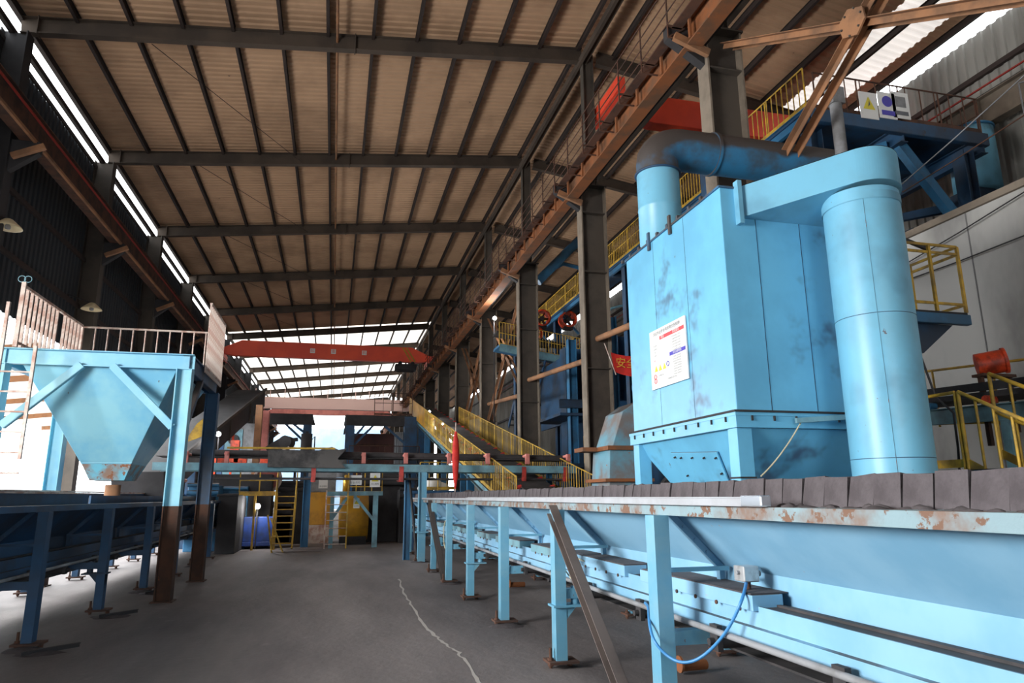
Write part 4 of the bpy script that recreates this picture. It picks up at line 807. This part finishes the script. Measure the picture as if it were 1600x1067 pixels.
for i, (px, kind_) in enumerate(((1357, 'tri'), (1386, 'blue'), (1407, 'pic'))):
    c = at(px, 165, Y=11.92); t = thing('warning_sign', ['white sign with a yellow warning triangle on the high platform rail', 'white sign with a blue round symbol on the high platform rail', 'white picture sign at the right of the sign trio on the platform rail'][i], 'sign', (c.x, 11.92, c.z-.3), 'signs on the platform rail')
    part('board', MB().box(c.x-.24, c.x+.24, 11.91, 11.93, c.z-.34, c.z+.34), WHITE, t)
    if kind_ == 'tri': part('triangle', MB().prism([(c.x-.16, c.z-.1), (c.x+.16, c.z-.1), (c.x, c.z+.22)], 11.9, 11.908), YINK, t); part('bolt_mark', MB().prism([(c.x-.03, c.z-.04), (c.x+.03, c.z+.02), (c.x+.01, c.z+.12)], 11.895, 11.899), INK, t)
    elif kind_ == 'blue': part('disc', MB().tube((c.x, 11.9, c.z+.1), (c.x, 11.908, c.z+.1), .14, 24), BINK, t); part('caption', MB().box(c.x-.18, c.x+.18, 11.9, 11.908, c.z-.26, c.z-.14), BINK, t)
    else: part('picture', MB().box(c.x-.14, c.x+.14, 11.9, 11.908, c.z-.05, c.z+.22), GREYP, t); part('caption', MB().box(c.x-.18, c.x+.18, 11.9, 11.908, c.z-.26, c.z-.16), INK, t)
t = thing('roof_tank', 'pale blue round tank top beside the dark platform rail at the right', 'tank', (16.0, 13.2, 9.6))
part('shell', MB().lathe((16.0, 13.2, 9.4), [(0, 0), (.55, 0), (.55, 1.75), (0, 1.9)], 32), BLUE_CYL, t); part('rim', MB().lathe((16, 13.2, 11.1), [(.55, 0), (.58, .01), (.58, .06), (.55, .07)], 32), BLUE_MID, t)
part('stand', MB().box(15.5, 16.5, 12.9, 13.6, 0, 9.4), BLUE_DARK, t)
railing('guard_rail', 'pale grey guard rail at the far right beside the round tank', (15.6, 11.4, 10.35), (16.8, 10.2, 10.35), 1.05, GREYP, step=.26, r=.016, post=1.2)
for i, (x, y, z, r, L) in enumerate(((11.3, 13.6, 8.3, .75, 1.6), (12.9, 14.5, 8.0, .5, 2.5))):
    t = thing('fan_drum', ['dark round fan drum under the big platform behind the cylinder', 'dark blue motor drum under the big platform'][i], 'drum', (x, y, z-r))
    part('shell', MB().lathe((x, y, z), [(0, 0), (r*.9, 0), (r, .1), (r, L*.4), (r*.85, L*.42), (r*.85, L), (0, L)], 32, 'X'), BLUE_DARK, t); part('ring', MB().tube((x+L*.35, y, z), (x+L*.42, y, z), r*1.08, 32), RUSTP, t); part('base', MB().box(x+.1, x+L-.1, y-r*.7, y+r*.7, 6.9, z-r*.6), BLUE_DARK, t)
t = thing('machine_deck', 'dark blue machinery deck behind the top of the pale concrete wall', 'platform', (13, 14, 6.6))
part('deck', MB().box(11.2, 16.8, 10.5, 22, 6.75, 6.9), BLUE_DARK, t); part('pipe', MB().tube((11.3, 12.2, 7.15), (15, 12.2, 7.25), .14, 14), BLUE_MID, t)
for i, (x, y, sx_, sz) in enumerate(((13.6, 11.8, .5, .8), (15.2, 11.4, .8, 1.3), (12.3, 16, 1.6, 1.4), (15.6, 15, 1.2, 2.2))): part('machine_block', MB().box(x, x+sx_, y, y+.9, 6.9, 6.9+sz).tube((x+.1, y-.15, 7.2+sz*.3), (x+sx_, y-.15, 7.2+sz*.3), .12, 12), BLUE_DARK, t)
solo('grey_post', MB().tube((8.1, 9.0, 5.9), (8.1, 9.0, 8.6), .1, 14).box(7.98, 8.22, 8.9, 9.1, 8.3, 8.6), GREYP, 'pale grey vertical pipe rising above the duct hood', 'pipe')
# concrete wall and cables
wr = MB().box(11.0, 11.2, 2.0, 12.6, 0, 6.75); struct('wall_concrete', wr, CONC)
trim(MB().box(10.93, 11.25, 2.0, 12.6, 6.75, 6.88), COLM_EDGE)
jm = MB()
for y in (5.2, 6.6, 8.0, 9.4, 10.8, 12.2): jm.box(10.992, 11.0, y-.012, y+.012, 0, 6.75)
trim(jm, paint('dark_joint', (112, 110, 110), .9))
for i, (p, q, m_) in enumerate(((at(900, 500, Y=16), at(1600, 118, X=10.9), GREYP), (at(1410, 300, Y=11), at(1600, 180, X=10.8), RUSTD), (at(1410, 415, X=10.9), at(1600, 300, X=10.9), DARK), (at(1410, 440, X=10.9), at(1600, 368, X=10.9), DARK))):
    if i == 0: p = at(1395, 300, X=10.9)
    solo('cable', MB().path([p, p.lerp(q, .5)+Vector((0, 0, -.02)), q], .013, 5), m_, ['pale cable crossing in front of the dark platform', 'rusty cable crossing below the dark platform', 'upper black cable running along the pale concrete wall', 'lower black cable running along the pale concrete wall'][i], 'cable')
# balcony right of the cylinder
t = thing('service_balcony', 'small blue service balcony with yellow rails right of the tall cylinder', 'balcony', (8.7, 8.3, 4.2))
part('deck', MB().box(8.0, 9.1, 8.0, 8.9, 4.33, 4.38), DARK, t); part('edge_beam', MB().chan((8.0, 8.0, 4.26), (9.1, 8.0, 4.26), .08, .14, .012), BLUE_MID, t)
part('support_bracket', MB().prism([(7.9, 4.2), (8.9, 4.2), (8.3, 3.75), (7.9, 3.7)], 8.1, 8.2), BLUE_DARK, t)
part('support_post', MB().box(7.9, 8.05, 8.2, 8.4, 0, 4.3), BLUE_DARK, t)
for z in (4.5, 5.3, 5.42): part('rail', MB().bar((8.0, 8.0, z), (9.08, 8.0, z), .02, .04).bar((9.08, 8.0, z), (9.08, 8.9, z), .02, .04), YEL, t)
for x, y in ((8.55, 8.0), (9.08, 8.0), (9.08, 8.9), (8.55, 8.9), (8.0, 8.0)): part('post', MB().bar((x, y, 4.38), (x, y, 5.42), .04, .04), YEL, t)
part('top_bar', MB().bar((8.0, 8.0, 5.5), (9.0, 8.45, 5.55), .05, .05), DARK, t)
# conveyor at the lower right
t = thing('belt_conveyor', 'blue belt conveyor with black belt behind the cylinder at the lower right', 'conveyor', (8.8, 7, 0))
part('frame', MB().chan((8.8, 5.0, 2.72), (8.8, 10.5, 2.95), .1, .22, .014), TEAL, t); part('belt', MB().bar((9.2, 5.0, 2.98), (9.2, 10.5, 3.21), .8, .08), BELT, t); part('cover_edge', MB().bar((8.85, 5.0, 3.1), (8.85, 10.5, 3.33), .03, .12), DARK, t)
for i in range(5): part('idler', MB().tube((8.72, 5.6+i*1.0, 2.92+.04*i), (8.86, 5.6+i*1.0, 2.92+.04*i), .07, 12), ORANGE if i in (2, ) else BLUE_MID, t)
for y in (5.5, 7.4, 9.3): part('leg', MB().box(8.75, 8.87, y-.06, y+.06, 0, 2.7), TEAL, t)
t = thing('walkway', 'blue edged walkway with yellow rails behind the trough at the lower right', 'walkway', (8.1, 7, 1.9))
part('deck', MB().box(7.4, 8.6, 6.0, 10.5, 1.98, 2.02), DARK, t); part('edge_beam', MB().chan((7.4, 6.6, 1.92), (7.4, 10.5, 1.92), .08, .16, .012, side=1).chan((7.4, 6.6, 1.92), (8.6, 6.2, 1.7), .08, .16, .012), BLUE_MID, t)
part('support', MB().box(7.5, 7.6, 7, 7.1, 0, 1.85).box(8.4, 8.5, 9, 9.1, 0, 1.85), BLUE_DARK, t)
railing('guard_rail', 'yellow guard rail on the low walkway right behind the tall cylinder', (7.45, 6.9, 2.02), (7.45, 10.3, 2.02), .95, YEL, step=.42, r=.017, post=1.3, top_r=.022)
railing('guard_rail', 'yellow guard rail beyond the black belt along the concrete wall', (9.75, 5.0, 2.5), (9.75, 10.5, 2.9), .95, YEL, step=0, post=1.2, mid=False)
railing('stair_rail', 'left yellow stair hand rail falling to the right corner', (7.45, 6.85, 2.02), (7.45, 4.9, .95), .95, YEL, step=.24, r=.017, post=1.9, top_r=.024, mid=False, cat='railing')
railing('stair_rail', 'right yellow stair hand rail at the picture edge, highest of the rails there', (8.15, 7.0, 2.15), (8.15, 4.9, 1.0), 1.1, YEL, step=.3, r=.017, post=1.9, top_r=.026, mid=True)
bl = thing('bucket_lamp', 'orange round fan drum on a stand in front of the concrete wall', 'fan', (9.4, 7.9, 3.2))
c = Vector((9.35, 7.95, 3.62)); d_ = Vector((.75, -.66, .12)).normalized()
part('drum', MB().tube(c-d_*.2, c+d_*.16, .17, 24, cap=False).tube(c-d_*.2, c-d_*.19, .17, 24).tube(c+d_*.14, c+d_*.18, .19, 24, cap=False).tube(c-d_*.19, c+d_*.18, .155, 24, cap=False), ORANGE, bl)
part('hub', MB().tube(c-d_*.1, c+d_*.12, .06, 14).bar(c+d_*.12-Vector((0, 0, .16)), c+d_*.12+Vector((0, 0, .16)), .02, .02), DARK, bl)
part('stand', MB().bar((9.05, 7.95, 3.42), (9.65, 7.95, 3.42), .2, .04).bar((9.1, 7.95, 2.4), (9.1, 7.95, 3.42), .06, .06).bar((9.62, 7.95, 2.6), (9.62, 7.95, 3.42), .06, .06), RUSTD, bl)
solo('loose_cable', MB().path([at(1440, 560, Y=7.2), at(1462, 620, Y=7.2), at(1490, 645, Y=7.1), at(1497, 700, Y=7.0), at(1500, 750, Y=7.0)], .016, 6), DARK, 'black cable hanging down right of the tall cylinder', 'cable')

# ------------------------------------------------------------------ far end of the hall
def deckplat(name, label, x0, x1, y0, y1, z, mat, legm, legs, beam=.3):
    t = thing(name, label, 'platform', (x0, y0, 0)); part('deck', MB().box(x0, x1, y0, y1, z-.04, z), DARK, t)
    part('edge_beam', MB().chan((x0, y0, z-beam/2-.04), (x1, y0, z-beam/2-.04), .1, beam, .015), mat, t); part('edge_beam', MB().chan((x0, y0, z-beam/2-.04), (x0, y1, z-beam/2-.04), .1, beam, .015), mat, t)
    for x, y, wd in legs: part('leg', MB().box(x-wd/2, x+wd/2, y-wd/2, y+wd/2, 0, z-.06), legm, t)
    return t
# two high platforms either side of the bright gap
YP = 40.
def U(px, py): return at(px, py, Y=YP)
a, b_ = U(398, 645), U(489, 645)
zp = a.z
t = deckplat('loading_platform', 'dark high platform on the left of the bright far opening', a.x, b_.x, YP, YP+6, zp, DARK, BLUE_DARK, ((b_.x-.25, YP+.2, .45), (a.x+.3, YP+.2, .4)), .55)
part('knee_brace', MB().bar((b_.x-.3, YP+.1, zp-1.6), (b_.x-1.5, YP+.1, zp-.5), .12, .12).bar((b_.x-.3, YP+.1, zp-1.1), (b_.x-1.1, YP+.1, zp-.5), .12, .12), BLUE_DARK, t)
t = deckplat('loading_platform', 'dark high platform on the right of the bright far opening joining the inclined conveyor', U(541, 645).x, U(646, 645).x, YP, YP+6, zp, DARK, BLUE_DARK, ((U(541, 645).x+.25, YP+.2, .5), (U(642, 645).x, YP+.2, .7), (U(664, 645).x, YP+.3, .7)), .55)
xl = U(541, 645).x; xr = U(635, 645).x
part('knee_brace', MB().bar((xl+.3, YP+.1, zp-1.9), (xl+1.6, YP+.1, zp-.5), .12, .12).bar((xl+.3, YP+.1, zp-1.5), (xl+1.1, YP+.1, zp-.5), .12, .12).bar((xr, YP+.1, zp-1.6), (xr-1.3, YP+.1, zp-.5), .12, .12), BLUE_DARK, t)
for i, (px0, px1) in enumerate(((585, 612), (614, 644))):
    railing('guard_rail', ['thin dark guard rail over the middle of the right high platform', 'thin dark guard rail next to the conveyor head on the right high platform'][i], (U(px0, 645).x, YP, zp), (U(px1, 645).x, YP, zp), 1.3, RUSTD, step=.5, post=1.2, mid=True)
t = thing('box_container', 'dark brown box standing in the right far frame behind thin rails', 'container', (1.6, 42, 2.8))
p0, p1 = at(543, 677, Y=42), at(620, 730, Y=42)
part('body', MB().box(p0.x, p1.x, 42, 44, p1.z-1, p0.z), paint('brown_box_paint', (92, 58, 54), .8, dirt=(66, 46, 46), amt=.6, scale=1), t, .02); part('rib', MB().box(p0.x, p1.x, 41.96, 42, p0.z-.7, p0.z-.62), RUSTD, t); part('stand', MB().box(p0.x+.2, p1.x-.2, 42.3, 43.7, 0, p1.z-1), DARK, t)
p0, p1 = at(618, 675, Y=41), at(643, 708, Y=41)
t = thing('corrugated_cabinet', 'pale grey corrugated cabinet at the right of the brown far box', 'cabinet', (p0.x, 41, 0))
cmb = MB()
for i in range(8): x = p0.x+(p1.x-p0.x)*i/8; cmb.box(x, x+(p1.x-p0.x)/16, 40.96, 41.0, p1.z, p0.z)
part('body', MB().box(p0.x, p1.x, 41, 41.8, 0, p0.z), GREYP, t); part('corrugation', cmb, STRIP, t)
railing('guard_rail', 'thin brown guard rail in front of the brown far box', (at(545, 715, Y=39).x, 39, 3.4), (at(655, 715, Y=39).x, 39, 3.4), 1.1, RUSTD, step=.55, post=1.6)
# left far: tilted screen box, hose, tank
t = thing('vibrating_screen', 'dark tilted screen box above the cross conveyor on the left', 'machine', (-2, 30, 3.5))
p, q = at(418, 705, Y=30), at(450, 686, Y=30); part('box', MB().bar(p, q, .5, .36, (0, 0, 1)), DARK, t, .02); part('under_frame', MB().bar(p+Vector((-.2, -.1, -.45)), q+Vector((.1, -.1, -.35)), .7, .07), WHITEP, t)
part('drum', MB().tube(at(445, 690, Y=29.6), at(452, 692, Y=30.4), .25, 16), DARK, t); part('stand', MB().box(-2.2, -2.1, 29.9, 30.1, 0, 3.4).box(-1.6, -1.5, 29.9, 30.1, 0, 3.5), DARK, t)
c = at(479, 690, Y=33); t = thing('hanging_tank', 'dark upright tank on the post left of the bright opening', 'tank', (c.x, 33, c.z-1))
part('shell', MB().lathe((c.x, 33, c.z-.85), [(0, 0), (.18, 0), (.25, .2), (.25, 1.2), (0, 1.25)], 20), DARK, t); part('hose', MB().path([Vector((c.x-.38, 33, c.z+.1)), Vector((c.x-.8, 33, c.z+.05)), Vector((c.x-1.05, 33, c.z-.3)), Vector((c.x-1.1, 33, c.z-.9))], .09, 10), DARK, t); part('post', MB().box(c.x-.06, c.x+.06, 33.3, 33.42, 0, c.z+.5), DARK, t)
c = at(518, 712, Y=34); t = thing('duct_elbow', 'grey bent duct elbow in the middle of the bright opening', 'duct', (c.x, 34, c.z-.5))
part('elbow', MB().path([(c.x-.9, 34, c.z-.35), (c.x-.5, 34, c.z-.05), (c.x, 34, c.z+.1), (c.x+.35, 34, c.z-.05), (c.x+.45, 34, c.z-.5), (c.x+.45, 34, c.z-1)], .32, 18), GREYP, t); part('post', MB().box(c.x-1.0, c.x-.8, 33.9, 34.1, 0, c.z+.35), GREYP, t); part('guy_wire', MB().tube((c.x-.8, 34, c.z+.9), (c.x-1.9, 34, c.z-.5), .015, 5).tube((c.x-.8, 34, c.z+.9), (c.x-.8, 34, c.z), .03, 6), DARK, t)
# dark inclined gallery on the left side with stuff behind the hopper
t = thing('inclined_gallery', 'dark dusty inclined conveyor gallery rising behind the blue hopper on the left', 'conveyor', (-5, 24, 2))
p, q = at(215, 760, Y=22), at(392, 622, Y=38)
part('gallery', MB().bar(p, q, 1.4, .85), DARK, t, .02); part('belt_edge', MB().bar(p+Vector((.75, -.1, .5)), q+Vector((.75, -.1, .5)), .08, .12), COLM, t)
for f_ in (.25, .5, .75): part('rib', MB().bar(p.lerp(q, f_)+Vector((.72, 0, -.45)), p.lerp(q, f_)+Vector((.72, 0, .45)), .08, .08), COLM, t)
for f_ in (.35, .62, .92): r_ = p.lerp(q, f_); part('leg', MB().box(r_.x-.15, r_.x+.15, r_.y-.1, r_.y+.1, 0, r_.z-.4), BLUE_DARK, t)
c = at(322, 668, Y=21); solo('guard_mesh', MB().box(c.x-.02, c.x+.04, 21.04, 21.1, 0, c.z+.3).prism([(c.x-.55, c.z-.45), (c.x+.15, c.z-.15), (c.x+.15, c.z+.5), (c.x-.25, c.z+.1)], 21, 21.03), YEL, 'yellow mesh guard seen between the two hopper posts', 'guard')
pz = at(352, 680, Y=31); t = thing('orange_ladder', 'orange ladder frame behind the right hopper posts', 'ladder', (pz.x, 31, 0))
part('side_rail', MB().box(pz.x-.35, pz.x-.27, 31, 31.08, 0, pz.z+.6), ORANGE, t); part('side_rail', MB().box(pz.x+.27, pz.x+.35, 31, 31.08, 0, pz.z+.6), ORANGE, t)
for i in range(5): part('rung', MB().tube((pz.x-.3, 31.04, pz.z+.55-i*.6), (pz.x+.3, 31.04, pz.z+.55-i*.6), .035, 8), ORANGE, t)
for i, (px, wd, m_, lab) in enumerate(((399, .26, RUSTP, 'rusty brown round post left of the far platform'), (409, .36, PINK, 'faded red brick-coloured post beside the rusty post'))):
    c = at(px, 730, Y=31+i*2); solo('far_post', MB().box(c.x-wd/2, c.x+wd/2, c.y-.2, c.y+.2, 0, 5.6), m_, lab, 'post')
c = at(371, 700, Y=36); t = thing('control_cabinet', 'grey blue cabinet in the shade behind the hopper posts', 'cabinet', (c.x, 36, 0)); part('body', MB().box(c.x-.9, c.x+.9, 36, 37, 0, c.z+1.2), GREYP, t); part('door', MB().box(c.x-.7, c.x+.2, 35.96, 36, 1, c.z+.9), TEAL, t); part('round_gauge', MB().tube((c.x-.2, 35.9, c.z+.4), (c.x-.2, 35.96, c.z+.4), .25, 16), DARK, t)
t = thing('orange_machine', 'orange and red machine frame behind the cross conveyor on the left', 'machine', (-4, 28, 0))  # plain orange paint, no emission
for i, (px, py, sx_, sz) in enumerate(((385, 712, .9, .18), (375, 718, .22, .5), (420, 722, .3, .35), (366, 705, .15, .8), (345, 715, .12, .5))):
    c = at(px, py, Y=27); part('frame_bar', MB().box(c.x-sx_, c.x+sx_, 27, 27.3, c.z-sz/2, c.z+sz/2), ORANGE, t)
part('base', MB().box(-4.6, -2.2, 27.3, 28.5, 0, 2.6), DARK, t)
# yellow platform with stairs
t = thing('yellow_platform', 'yellow platform with handrail and steep steps at the far left of the floor', 'platform', (-2.6, 26, 0))
XA, XB = -3.15, -1.9
part('edge_beam', MB().chan((XA, 26, 1.9), (XB, 26, 1.9), .08, .14, .012), YEL, t); part('deck', MB().box(XA, XB, 26, 27.6, 1.93, 1.97), DARK, t)
for x in (XA+.1, -2.62, XB): part('leg', MB().box(x-.035, x+.035, 26, 26.07, 0, 1.9), YEL, t)
for z in (2.35, 2.8): part('rail', MB().bar((XA, 26, z), (XB, 26, z), .035, .035), YEL, t)
for x in (XA, -2.5, XB): part('rail_post', MB().bar((x, 26, 1.95), (x, 26, 2.8), .04, .04), YEL, t)
part('stringer', MB().bar((-1.9, 25.95, 1.95), (-1.9, 25.0, .1), .05, .12), YEL, t); part('stringer', MB().bar((-1.25, 25.95, 1.95), (-1.25, 25.0, .1), .05, .12), YEL, t)
for i in range(8): part('step', MB().box(-1.9, -1.25, 25.1+.115*i, 25.25+.115*i, .24+.22*i, .27+.22*i), YEL, t)
for x in (-1.9, -1.25): part('stair_handrail', MB().tube((x, 25.0, .95), (x, 25.95, 2.75), .02, 8).tube((x, 25.95, 1.95), (x, 25.95, 2.75), .02, 8).tube((x, 25.1, .1), (x, 25.1, 1.05), .02, 8), YEL, t)
c = at(418, 748, Y=28); t = thing('pulley_wheel', 'round red pulley wheel behind the yellow platform rail', 'wheel', (c.x, 28, c.z-.6)); part('rim', MB().lathe((c.x, 28, c.z), [(.42, 0), (.52, 0), (.52, .2), (.42, .2), (.42, 0)], 28, 'Y'), WHITEP, t); part('disc', MB().tube((c.x, 28.05, c.z), (c.x, 28.15, c.z), .43, 28), PINK, t); part('stand', MB().box(c.x-.1, c.x+.1, 28.2, 28.4, 0, c.z), DARK, t)
solo('machine_block', MB().box(-3.0, -1.95, 26.6, 27.5, .25, 1.1).box(-3.0, -1.95, 26.5, 27.6, .1, .25), paint('deep_blue_machine', (30, 60, 130), .5, dirt=(30, 40, 60), amt=.7, scale=2), 'deep blue machine under the yellow platform', 'machine', bev=.02)
solo('end_box', MB().box(-3.6, -3.0, 24.6, 27, 0, 1.85).box(-3.65, -2.98, 24.55, 24.6, 1.8, 1.88), DARK, 'black end box where the left trough meets the yellow platform', 'machine', bev=.02)
solo('leaning_stand', MB().bar((-1.85, 24.6, 0), (-2.05, 24.7, 1.2), .04, .04).bar((-1.5, 24.6, 0), (-1.95, 24.7, 1.1), .04, .04).bar((-1.9, 24.65, .5), (-1.6, 24.65, .5), .03, .03), YEL, 'small tripod stand leaning beside the yellow steps', 'stand')
# ladder platform with warning signs
t = thing('ladder_platform', 'teal platform with a yellow ladder and rails right of the far blue column', 'platform', (.8, 26, 0))
LX0, LX1 = -.2, 1.75
part('edge_beam', MB().chan((LX0, 26, 1.88), (LX1, 26, 1.88), .08, .14, .012), TEAL, t); part('deck', MB().box(LX0, LX1, 26, 27.6, 1.92, 1.96), YEL, t)
part('leg', MB().box(1.42, 1.6, 26, 26.15, 0, 1.85), TEAL, t); part('leg', MB().box(-.08, .06, 26, 26.15, 0, 1.85), TEAL, t); part('knee_brace', MB().bar((.75, 26.05, 1.8), (1.45, 26.05, .95), .08, .1), TEAL, t); part('knee_brace', MB().bar((0, 26.05, 1.0), (.5, 26.05, 1.75), .08, .1), TEAL, t)
for x in (-.22, .52): part('ladder_rail', MB().bar((x, 25.85, 0), (x, 25.85, 2.9 if x > 0 else 2.0), .045, .045), YEL if x > 0 else WHITEP, t)
for i in range(7): part('rung', MB().tube((-.22, 25.85, .15+.27*i), (.52, 25.85, .15+.27*i), .016, 8), WHITEP, t)
for z in (2.12, 2.9): part('rail', MB().bar((.55, 26, z), (1.72, 26, z), .03, .035), YEL, t)
for x in (.8, 1.1, 1.35, 1.72): part('rail_post', MB().bar((x, 26, 1.95), (x, 26, 2.9), .035, .035), YEL, t)
for i, (px, py, wd, h, y, tri) in enumerate(((555, 750, .46, .34, 25.9, 0), (586, 750, .36, .5, 25.9, 1), (557, 786, .22, .36, 26.3, 1), (505, 756, .35, .35, 29.2, 0))):
    c = at(px, py, Y=y); t = thing('warning_sign', ['white notice with faint writing on the far ladder platform rail', 'white sign with a yellow triangle on the far ladder platform rail', 'white triangle sign on the yellow tank below the ladder platform', 'white notice on the grey box behind the blue column'][i], 'sign', (c.x, y, c.z-h/2))
    part('board', MB().box(c.x-wd/2, c.x+wd/2, y-.02, y, c.z-h/2, c.z+h/2), WHITE, t)
    if tri: part('triangle', MB().prism([(c.x-wd*.36, c.z-h*.1), (c.x+wd*.36, c.z-h*.1), (c.x, c.z+h*.36)], y-.03, y-.022), YINK, t)
    lettering('writing', '当心触电' if tri else '安全须知', wd*.2, (c.x, y-.03, c.z-h*.28), (1, 0, 0), (0, 0, 1), INK, t)
t = thing('yellow_tank', 'large yellow tank in the shade under the ladder platform', 'tank', (.9, 27.5, 0)); part('shell', MB().lathe((.25, 28.3, 1.0), [(0, 0), (.8, .02), (.85, .1), (.85, 1.1), (0, 1.15)], 28, 'X'), YELP, t); part('stand', MB().box(.3, 1.3, 27.8, 28.8, 0, .3), DARK, t)
t = thing('yellow_hopper_box', 'yellow and grey machine box between the far blue column and the ladder', 'machine', (-.6, 29, 0)); part('body', MB().box(-.95, -.05, 29, 30.2, .7, 1.95), YELP, t, .02); part('upper_box', MB().box(-.85, .1, 29.2, 30.2, 1.95, 2.9), GREYP, t, .02); part('base', MB().box(-1.0, 0, 29, 30.2, 0, .7), WHITEP, t)
c = at(541, 763, Y=27); solo('brass_valve', MB().lathe((c.x, 27, 1.96), [(0, 0), (.13, 0), (.13, .45), (.08, .5), (.08, .6), (0, .62)], 18), paint('brass', (190, 150, 60), .3, metal=.6), 'yellow brass cylinder standing on the ladder platform', 'cylinder')
solo('blue_column', MB().ibeam((-.93, 27, 0), (-.93, 27, 2.5), .28, .24, .02, up=(1, 0, 0)), BLUE_MID, 'blue steel column under the cross conveyor at the left of the ladder', 'column')
t = thing('bag_pile', 'white sacks lying on the small yellow railed deck behind the cross conveyor leg', 'sacks', (3.2, 26, 2))
for i, (px, py, r) in enumerate(((675, 757, .34), (690, 762, .26), (664, 762, .24))):
    c = at(px, py, Y=24.5); mb = MB().lathe(c-Vector((0, 0, r*.6)), [(0, 0), (r, .05), (r*1.15, r*.5), (r*.8, r*1.1), (.02, r*1.35)], 12); o = part('sack', mb, WHITE, t)
railing('guard_rail', 'yellow guard rail around the white sacks behind the cross conveyor', (at(656, 765, Y=24).x, 24, 1.95), (at(712, 765, Y=24).x, 24, 1.95), .95, YEL, step=.3, post=.8, mid=False)
solo('deck_slab', MB().box(2.5, 4.2, 24, 26, 1.85, 1.95).box(2.55, 2.7, 24.1, 24.2, 0, 1.85).box(4.0, 4.15, 24.1, 24.2, 0, 1.85), BLUE_DARK, 'small dark deck under the white sacks', 'deck')
# dark machine rows behind (mills, pipes)
for i, (px, py, sx_, sz, y, m_) in enumerate(((455, 765, .5, .7, 29, DARK), (600, 755, .9, .9, 29, DARK), (622, 742, .35, .3, 29.5, DARK), (430, 800, .6, .8, 29, DARK), (345, 775, .9, .7, 27, BLUE_MID), (318, 770, .5, .5, 26, BLUE_MID), (640, 775, .4, .5, 28, DARK))):
    c = at(px, py, Y=y); t = thing('machine_block', ['dark drive unit behind the yellow steps', 'dark machine with pipes right of the warning signs', 'small dark pipe stack behind the cross conveyor leg', 'dark motor block beside the yellow steps', 'blue frame machine behind the hopper post', 'small blue machine left of the rear hopper post', 'dark block beyond the far end of the right trough'][i], 'machine', (c.x, y, 0))
    part('body', MB().box(c.x-sx_, c.x+sx_, y, y+1, 0, c.z+sz/2), m_, t, .02)
    part('pipe', MB().tube((c.x-sx_, y-.12, c.z), (c.x+sx_, y-.12, c.z), .09, 12).tube((c.x-sx_, y-.12, c.z+.26), (c.x+sx_, y-.12, c.z+.26), .07, 12), m_, t)
# bright outside: pale blue building beyond the hall
t = thing('outside_building', 'pale blue clad building seen in daylight through the far opening', 'building', (0, 112, 0))
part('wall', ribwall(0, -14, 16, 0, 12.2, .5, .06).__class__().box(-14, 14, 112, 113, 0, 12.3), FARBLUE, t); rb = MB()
for i in range(56): rb.box(-14+.5*i, -13.9+.5*i, 111.95, 112, 0, 12.3)
part('cladding_rib', rb, FARBLUE, t); part('window', MB().box(-7.2, -6, 111.9, 111.95, 7.5, 9.5), GREYP, t)
PALE = paint('glare_paled_red', (232, 196, 188), .7)  # red lightened in the colour itself to stand for glare at the far end
t = thing('pink_gantry', 'pale red gantry beam with rails crossing the far end of the hall', 'gantry', (0, 70, 9))
a, b_ = at(398, 637, Y=70), at(640, 624, Y=70)
part('beam', MB().box(a.x, b_.x, 70, 70.6, a.z, b_.z-.1), PALE, t)
for i in range(12): x = a.x+(b_.x-a.x)*i/11; part('rail_post', MB().bar((x, 69.95, b_.z-.1), (x, 69.95, b_.z+.7), .06, .06), PALE, t)
part('support', MB().box(a.x-.3, a.x, 70, 70.3, 0, a.z).box(b_.x, b_.x+.3, 70, 70.3, 0, a.z), DARK, t)
# work lights
def flood(px, py, y, label, pw, r=.12):
    c = at(px, py, Y=y); r *= .7; t = thing('floodlight', label, 'lamp', c, 'work lights among the machinery')
    part('housing', MB().tube(c+Vector((0, .04, 0)), c+Vector((0, .2, 0)), r*1.2, 16), DARK, t); part('lens', MB().tube(c, c+Vector((0, .035, 0)), r, 16), LAMP, t, label='glowing white lens')
    part('pole', MB().bar(c+Vector((0, .15, -.02)), (c.x, c.y+.15, 0), .04, .04), DARK, t)
    l = bpy.data.lights.new('lamp_light', 'POINT'); l.energy = pw; l.shadow_soft_size = .1; o = bpy.data.objects.new('lamp_light', l); COL.objects.link(o); o.location = c+Vector((0, -.15, 0)); return t
flood(341, 678, 26, 'small glaring work light between hopper posts and orange ladder', 60)
flood(402, 791, 26.3, 'bright work light under the yellow platform', 60, .14)
flood(773, 497, 30, 'bright star-like work light by the open stair', 150)
flood(671, 643, 37, 'small work light on the inclined conveyor panel', 40, .09)
flood(692, 662, 33, 'lower small work light on the inclined conveyor rail', 40, .08)
flood(937, 523, 26, 'tiny work light on the mid gallery deck', 20, .05)
# left wall lamps
for i, (x, y) in enumerate(((12, 355), (143, 483))):
    c = at(x, y, X=-8.2); t = thing('pendant_lamp', ['cream bell lamp high on the dark left wall', 'cream disc lamp lower on the dark left wall above the hopper'][i], 'lamp', c)
    part('shade', MB().lathe(c, [(.06, .22), (.1, .2), (.3, .02), (.32, -.02), (.28, 0), (.1, .16)], 24), paint('cream_shade', (214, 198, 160), .5), t); part('bulb', MB().lathe(c-Vector((0, 0, .06)), [(0, 0), (.06, .02), (.07, .08), (.03, .16)], 14), GREYP, t); part('hanger', MB().tube(c+Vector((0, 0, .2)), c+Vector((-.82, 0, .5)), .02, 6), DARK, t)
